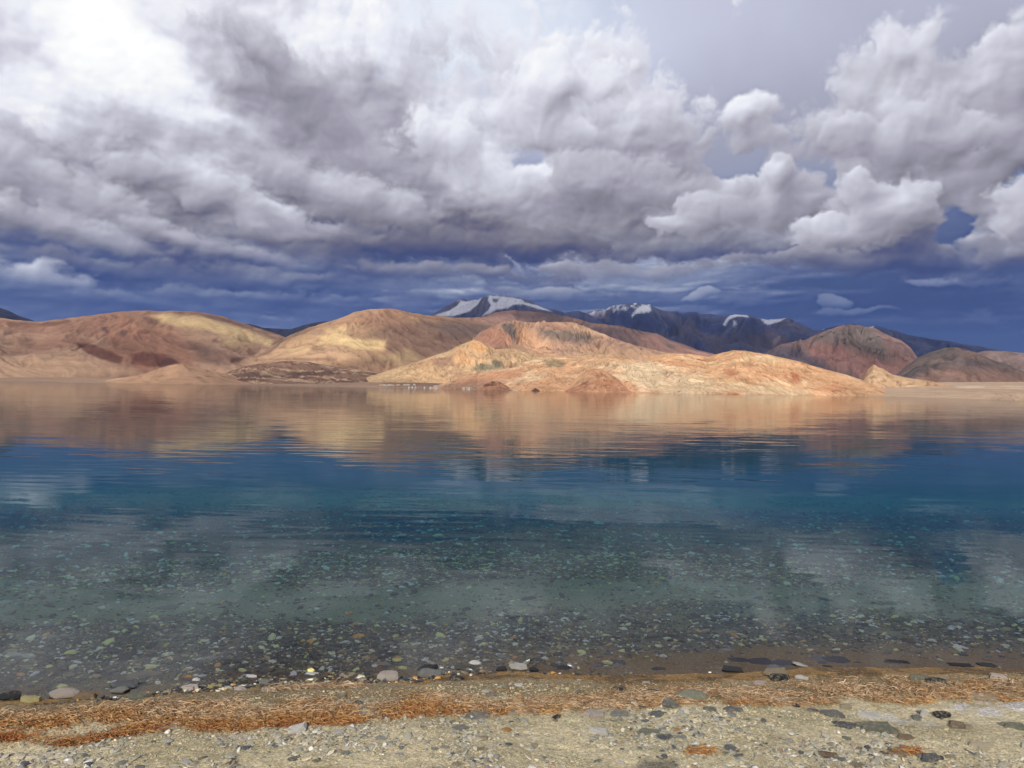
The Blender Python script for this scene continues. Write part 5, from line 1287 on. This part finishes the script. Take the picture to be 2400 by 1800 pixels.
B1 = ([-200, 0, 150, 250, 400, 500, 620, 800, 900, 1000, 1150, 1300, 1400, 1500, 1560, 1700], [1736, 1722, 1714, 1706, 1706, 1708, 1702, 1708, 1700, 1686, 1688, 1684, 1682, 1672, 1666, 1650])
weed('dry_weed', 'band of straw and orange dry weed running from the left to the middle of the beach', 40000, (-200, 1640), T1, B1,
     lambda p, t: .05 + 1.1 * np.clip(t - .45, 0, 1) * 1.5 + .45 * np.exp(-((p - 950) / 220) ** 2) + .3 * sstep(p, 500, 100) - .35 * sstep(p, 1150, 1500), 401, .16)
T2 = ([-200, 0, 90, 180, 300, 420, 600, 760, 860], [1735, 1728, 1735, 1738, 1700, 1690, 1690, 1690, 1690]); B2 = ([-200, 0, 90, 180, 300, 420, 600, 760, 860], [1750, 1745, 1758, 1762, 1738, 1728, 1724, 1712, 1704])
weed('rust_weed', 'lower band of rust red weed on the left part of the beach', 12500, (-200, 860), T2, B2, lambda p, t: .85 + .7 * t, 411, .08, .030)
T3 = ([1600, 1750, 1900, 2000, 2100, 2200, 2400, 2700], [1614, 1614, 1602, 1588, 1590, 1598, 1596, 1598]); B3 = ([1600, 1700, 1850, 2000, 2100, 2200, 2300, 2400, 2700], [1652, 1656, 1658, 1662, 1660, 1655, 1652, 1650, 1652])
weed('dry_weed', 'band of pale straw weed along the right part of the beach', 25000, (1600, 2700), T3, B3,
     lambda p, t: -.05 + 1.2 * np.clip(t - .72, 0, 1) * 3.2 + .4 * np.exp(-((p - 2260) / 90) ** 2), 421, .10)
weed('straw_heap', 'thin heap of pale straw reaching to the water left of the middle', 900, (610, 840), ([610, 740, 840], [1614, 1590, 1600]), ([610, 740, 840], [1620, 1602, 1612]), lambda p, t: -.3 + 0 * p, 431, .9, .06)
weed('weed_crumbs', 'fine rusty crumbs and broken strands of weed strewn over the grit', 22000, (-200, 2700), ([-200, 0, 300, 600, 1000, 1200, 1600, 2000, 2700], [1670, 1662, 1645, 1630, 1612, 1618, 1600, 1580, 1590]),
     ([-200, 0, 300, 600, 900, 1200, 1600, 2000, 2700], [1775, 1772, 1755, 1738, 1705, 1690, 1665, 1665, 1660]), lambda p, t: .7 + .2 * np.sin(p * .01), 471, .12, .010)
for i, (tx, ty, lb) in enumerate([(2122, 1785, 'rust red tuft of dry weed near the bottom right'), (1640, 1777, 'small rust brown tuft of dry weed at the bottom, right of the middle'), (2275, 1632, 'orange red tuft of weed beside the big pale slab')]):
    weed('weed_tuft', lb, 260, (tx - 34, tx + 34), ([tx - 34, tx, tx + 34], [ty - 2, ty - 12, ty - 2]), ([tx - 34, tx, tx + 34], [ty + 4, ty + 12, ty + 4]), lambda p, t: 1.4 + 0 * p, 441 + i, .9, .03)
# ------------------------------------------------------------------ village on the far shore
def plain_mat(name, c, rough=.8):
    m, n = new_mat(name)
    gp = n.node('ShaderNodeNewGeometry').outputs['Position']; f = n.noise(gp, .8, 4.0, .6)
    bs = n.node('ShaderNodeBsdfPrincipled'); n.put(bs.inputs['Base Color'], n.v('SCALE', tuple(c), scale=n.add(.85, n.mul(f, .3)))); bs.inputs['Roughness'].default_value = rough
    o = n.node('ShaderNodeOutputMaterial'); n.l.new(bs.outputs[0], o.inputs[0]); return m
M_wall = plain_mat('whitewashed_wall', (.40, .37, .33)); M_mud = plain_mat('mud_brick', (.42, .30, .21)); M_roof = plain_mat('flat_mud_roof', (.30, .24, .19)); M_tin = plain_mat('pale_tin_roof', (.33, .33, .34), .5)
M_door = plain_mat('dark_opening', (.04, .035, .03)); M_canvas = plain_mat('white_canvas', (.56, .55, .52)); M_lime = plain_mat('dark_shrub', (.05, .07, .035))
def box(name, mat, c, s, parent):
    x, y, z = [v / 2 for v in s]
    V = [(a * x, b * y, d * z) for d in (-1, 1) for a, b in ((-1, -1), (1, -1), (1, 1), (-1, 1))]
    V = np.array(V) + np.array(c)
    F = np.array([(3, 2, 1, 0), (4, 5, 6, 7), (0, 1, 5, 4), (1, 2, 6, 5), (2, 3, 7, 6), (3, 0, 4, 7)])
    return obj(name, make_mesh(name, V, F, mat), parent)
def far_spot(px, r, yrow):
    """stand on the shore plain: bearing from the frame, height from a probe of the ground there"""
    dx, dy, _ = px_dir(float(px), 905.0)
    p = Vector((dx * r, dy * r, 400.0))
    ok, loc, nrm, i, ob, _ = scene.ray_cast(bpy.context.evaluated_depsgraph_get(), p, Vector((0, 0, -1)))
    z = loc.z if ok else 1.0
    return dx * r, dy * r, max(z, .3)
def house(px, r, w, h, label, walls, roof, depth=5.0):
    x, y, z = far_spot(px, r, 0)
    t = bpy.data.objects.new('house', None); link(t); t.location = (x, y, z); t.rotation_euler = (0, 0, -math.atan2(x, y))
    t['label'] = label; t['category'] = 'house'; t['group'] = 'village houses on the far shore'
    box('wall', walls, (0, 0, h / 2 - .5), (w, depth, h + 1.0), t)
    box('roof', roof, (0, 0, h + .14), (w + .5, depth + .5, .28), t)
    box('door', M_door, (w * .28, -depth / 2 - .03, 1.0), (.9, .08, 2.0), t)
    k = max(1, int(w / 3.2))
    for i in range(k):
        box('window', M_door, (-w * .38 + i * (w * .55 / max(1, k)), -depth / 2 - .03, h * .6), (.9, .08, .8), t)
def tent(px, r, label, w=3.0):
    x, y, z = far_spot(px, r, 0)
    t = bpy.data.objects.new('tent', None); link(t); t.location = (x, y, z); t.rotation_euler = (0, 0, -math.atan2(x, y))
    t['label'] = label; t['category'] = 'tent'; t['group'] = 'white tents on the far shore'
    n = 10; th = np.linspace(0, 2 * np.pi, n, endpoint=False)
    V = np.concatenate([np.stack([np.cos(th) * w * .5, np.sin(th) * w * .42, th * 0 - .3], -1), np.stack([np.cos(th) * w * .46, np.sin(th) * w * .38, th * 0 + 1.5], -1), np.stack([np.cos(th) * w * .24, np.sin(th) * w * .12, th * 0 + 2.4], -1), [[0, 0, 2.65]]])
    F = [(q * n + i, q * n + (i + 1) % n, (q + 1) * n + (i + 1) % n, (q + 1) * n + i) for q in range(2) for i in range(n)] + [(2 * n + i, 2 * n + (i + 1) % n, 3 * n, 3 * n) for i in range(n)]
    F = [f if f[2] != f[3] else (f[0], f[1], f[2], f[2]) for f in F]
    bm = bpy.data.meshes.new('canvas'); bm.from_pydata([tuple(v) for v in V], [], [tuple(dict.fromkeys(f)) for f in F]); bm.materials.append(M_canvas); bm.update()
    obj('canvas', bm, t)
    box('door', M_door, (0, -w * .42 + .02, .8), (.8, .12, 1.5), t)
bpy.context.view_layer.update()
for (px, r, w, h, wl, rf, lb) in [
    (893, 1790, 9, 3.0, M_mud, M_roof, 'mud brown house, leftmost of the upper row'),
    (901, 1760, 6, 3.2, M_wall, M_tin, 'small white house second from the left in the upper row'),
    (913, 1765, 12, 3.2, M_wall, M_tin, 'long white house with a pale roof in the upper row'),
    (921, 1735, 7, 2.8, M_mud, M_roof, 'mud brown house just below the long white one'),
    (933, 1770, 8, 3.0, M_mud, M_tin, 'brown house with a pale roof right of the long white house'),
    (949, 1765, 7, 3.0, M_wall, M_tin, 'left one of the white pair in the middle of the upper row'),
    (957, 1765, 7, 3.0, M_wall, M_tin, 'right one of the white pair in the middle of the upper row'),
    (971, 1765, 6, 3.0, M_wall, M_tin, 'single white house right of the white pair'),
    (1021, 1500, 7, 3.0, M_wall, M_tin, 'single white house farthest right in the upper row'),
    (906, 1700, 7, 2.6, M_mud, M_roof, 'dark mud house below the row on the left'),
    (1023, 1345, 9, 2.4, M_wall, M_tin, 'low white house right by the water'),
    (1088, 1010, 6, 2.6, M_mud, M_tin, 'pale roofed mud house beside the striped brown mound'),
    (1100, 1000, 5, 2.6, M_wall, M_roof, 'white walled house touching the striped brown mound'),
]:
    house(px, r, w, h, lb, wl, rf)
for (px, r, lb) in [(959, 1500, 'white tent, leftmost of the three by the water'), (966.5, 1485, 'white tent in the middle of the three by the water'), (974, 1500, 'white tent, right one of the three by the water'),
                    (995, 1400, 'single white tent between the group of three and the low white house'), (1009, 1370, 'small white tent just left of the low white house')]:
    tent(px, r, lb)
def shrub(px, py, r, w, label):
    x, y, z = far_spot(px, r, 0)
    V, F = ICO2; V = V * (1 + .3 * fbm(V[:, 0] * 2 + px, V[:, 1] * 2 + V[:, 2] * 2, 4, int(px), mode='b'))[:, None]
    V = V * np.array([w, w, w * .55])
    o = obj('shrub', make_mesh('shrub', V, F, M_lime, smooth=False), label=label, category='shrub', group='dark shrubs on the round tan hill'); o.location = (x, y, z + w * .3)
bpy.context.view_layer.update()
for px, r, w, lb in [(740, 2750, 4, 'thin dark shrub, leftmost on the round hill'), (765, 2750, 9, 'largest dark round shrub on the round hill'), (787, 2740, 7, 'dark round shrub, rightmost on the round hill')]:
    shrub(px, 840, r, w, lb)
# ------------------------------------------------------------------ the photographer, behind the camera, whose head throws the small shadow on the beach
def skinned(name, pts, edges, rad, mat, parent, root=0, sub=2):
    me = bpy.data.meshes.new(name); me.from_pydata(pts, edges, []); me.materials.append(mat); me.update()
    o = obj(name, me, parent)
    sk = o.modifiers.new('skin', 'SKIN'); sk.use_smooth_shade = True
    for i, r in enumerate(rad): me.skin_vertices[0].data[i].radius = (r if isinstance(r, tuple) else (r, r))
    for i in range(len(pts)): me.skin_vertices[0].data[i].use_root = (i == root)
    ss = o.modifiers.new('round', 'SUBSURF'); ss.levels = sub; ss.render_levels = sub
    return o
M_skin = plain_mat('skin', (.45, .27, .19), .6); M_jacket = plain_mat('blue_jacket', (.06, .08, .14)); M_trs = plain_mat('dark_trousers', (.05, .05, .055)); M_hair = plain_mat('black_hair', (.02, .016, .013)); M_boot = plain_mat('brown_boots', (.09, .055, .035)); M_phone = plain_mat('black_glass', (.02, .02, .022), .2)
PY = -.30; gz = float(ground_z(np.array([0.0]), np.array([PY]))[0])
person = bpy.data.objects.new('person', None); link(person); person.location = (0.02, PY, gz)
person['label'] = 'person in a dark jacket holding up a phone, whose head shades the sand'; person['category'] = 'person'
hz = 1.727 - gz                                        # height of the middle of the head
B_ = [(0, 0, .95), (0, 0, 1.12), (0, .01, 1.27), (0, 0, hz - .155), (0, .0, hz - .10), (0, .01, hz), (0, .005, hz + .06),
      (.17, 0, hz - .22), (.24, .06, hz - .44), (.14, .24, hz - .22), (.085, .285, hz - .09), (-.17, 0, hz - .22), (-.24, .06, hz - .44), (-.14, .24, hz - .22), (-.085, .285, hz - .09),
      (.10, 0, .88), (.12, .02, .50), (.12, -.02, .10), (.12, .14, .04), (-.10, 0, .88), (-.12, .02, .50), (-.12, -.02, .10), (-.12, .14, .04)]
E_ = [(0, 1), (1, 2), (2, 3), (3, 4), (4, 5), (5, 6), (2, 7), (7, 8), (8, 9), (9, 10), (2, 11), (11, 12), (12, 13), (13, 14), (0, 15), (15, 16), (16, 17), (17, 18), (0, 19), (19, 20), (20, 21), (21, 22)]
R_ = [(.15, .11), (.13, .10), (.15, .11), .06, .065, (.082, .10), (.065, .08), .06, .045, .036, .028, .06, .045, .036, .028, .09, .062, .045, .04, .09, .062, .045, .04]
skinned('body', B_, E_, R_, M_skin, person)
skinned('jacket', [(0, 0, .90), (0, 0, 1.12), (0, .01, 1.27), (.17, 0, hz - .22), (.24, .06, hz - .44), (.145, .23, hz - .235), (-.17, 0, hz - .22), (-.24, .06, hz - .44), (-.145, .23, hz - .235)],
        [(0, 1), (1, 2), (2, 3), (3, 4), (4, 5), (2, 6), (6, 7), (7, 8)], [(.17, .13), (.155, .12), (.17, .125), .078, .06, .048, .078, .06, .048], M_jacket, person)
skinned('trousers', [(0, 0, .93), (.10, 0, .86), (.12, .02, .50), (.12, -.02, .10), (-.10, 0, .86), (-.12, .02, .50), (-.12, -.02, .10)], [(0, 1), (1, 2), (2, 3), (0, 4), (4, 5), (5, 6)], [(.155, .12), .105, .078, .062, .105, .078, .062], M_trs, person)
skinned('hair', [(0, -.02, hz + .01), (0, -.01, hz + .075)], [(0, 1)], [(.095, .10), (.082, .095)], M_hair, person)
for s_ in (-1, 1):
    skinned('shoe', [(s_ * .12, -.05, .045), (s_ * .12, .08, .04), (s_ * .12, .17, .03)], [(0, 1), (1, 2)], [.048, .05, .036], M_boot, person)
    for k in range(4):
        bx, bz = s_ * .085, hz - .085 + k * .017
        skinned('finger', [(bx, .285, bz), (bx - s_ * .012, .312, bz + .004), (bx - s_ * .034, .314, bz + .006)], [(0, 1), (1, 2)], [.009, .008, .007], M_skin, person, sub=1)
    skinned('thumb', [(s_ * .08, .28, hz - .10), (s_ * .062, .272, hz - .088), (s_ * .045, .275, hz - .075)], [(0, 1), (1, 2)], [.010, .009, .008], M_skin, person, sub=1)
    V, F = ICO2
    obj('eye', make_mesh('eye', V * .012 + np.array([s_ * .032, .098, hz + .01]), F, plain_mat('eye_white', (.7, .7, .7), .3), smooth=True), person)
    obj('ear', make_mesh('ear', V * np.array([.010, .02, .032]) + np.array([s_ * .082, .005, hz]), F, M_skin, smooth=True), person)
obj('nose', make_mesh('nose', ICO2[0] * np.array([.013, .018, .024]) + np.array([0, .108, hz - .018]), ICO2[1], M_skin, smooth=True), person)
obj('mouth', make_mesh('mouth', ICO2[0] * np.array([.024, .008, .007]) + np.array([0, .100, hz - .052]), ICO2[1], plain_mat('lips', (.35, .12, .10), .5), smooth=True), person)
ph = bpy.data.objects.new('phone', None); link(ph); ph.location = (0.02, -.012, 1.688); ph['label'] = 'phone held level in both hands of the person taking the photo'; ph['category'] = 'phone'
box('case', M_phone, (0, -.006, 0), (.155, .008, .074), ph); box('screen', M_phone, (0, -.0108, 0), (.145, .001, .066), ph)
# ------------------------------------------------------------------ thin blue air over the lake and the mountains
hm = bpy.data.materials.new('thin_air'); hm.use_nodes = True; hm.node_tree.nodes.clear(); H_ = NT(hm.node_tree)
pv = H_.node('ShaderNodeVolumePrincipled'); pv.inputs['Color'].default_value = (.32, .52, 1.0, 1); pv.inputs['Density'].default_value = 1.0e-5; pv.inputs['Anisotropy'].default_value = 0.0
ho = H_.node('ShaderNodeOutputMaterial'); H_.l.new(pv.outputs[0], ho.inputs['Volume'])
V = np.array([(a, b, c) for c in (-30.0, 1750.0) for a, b in ((-16000.0, -6000.0), (16000.0, -6000.0), (16000.0, 22000.0), (-16000.0, 22000.0))])
F = np.array([(3, 2, 1, 0), (4, 5, 6, 7), (0, 1, 5, 4), (1, 2, 6, 5), (2, 3, 7, 6), (3, 0, 4, 7)])
obj('haze', make_mesh('haze', V, F, hm), kind='stuff', label='thin bluish air that dims the far mountains')
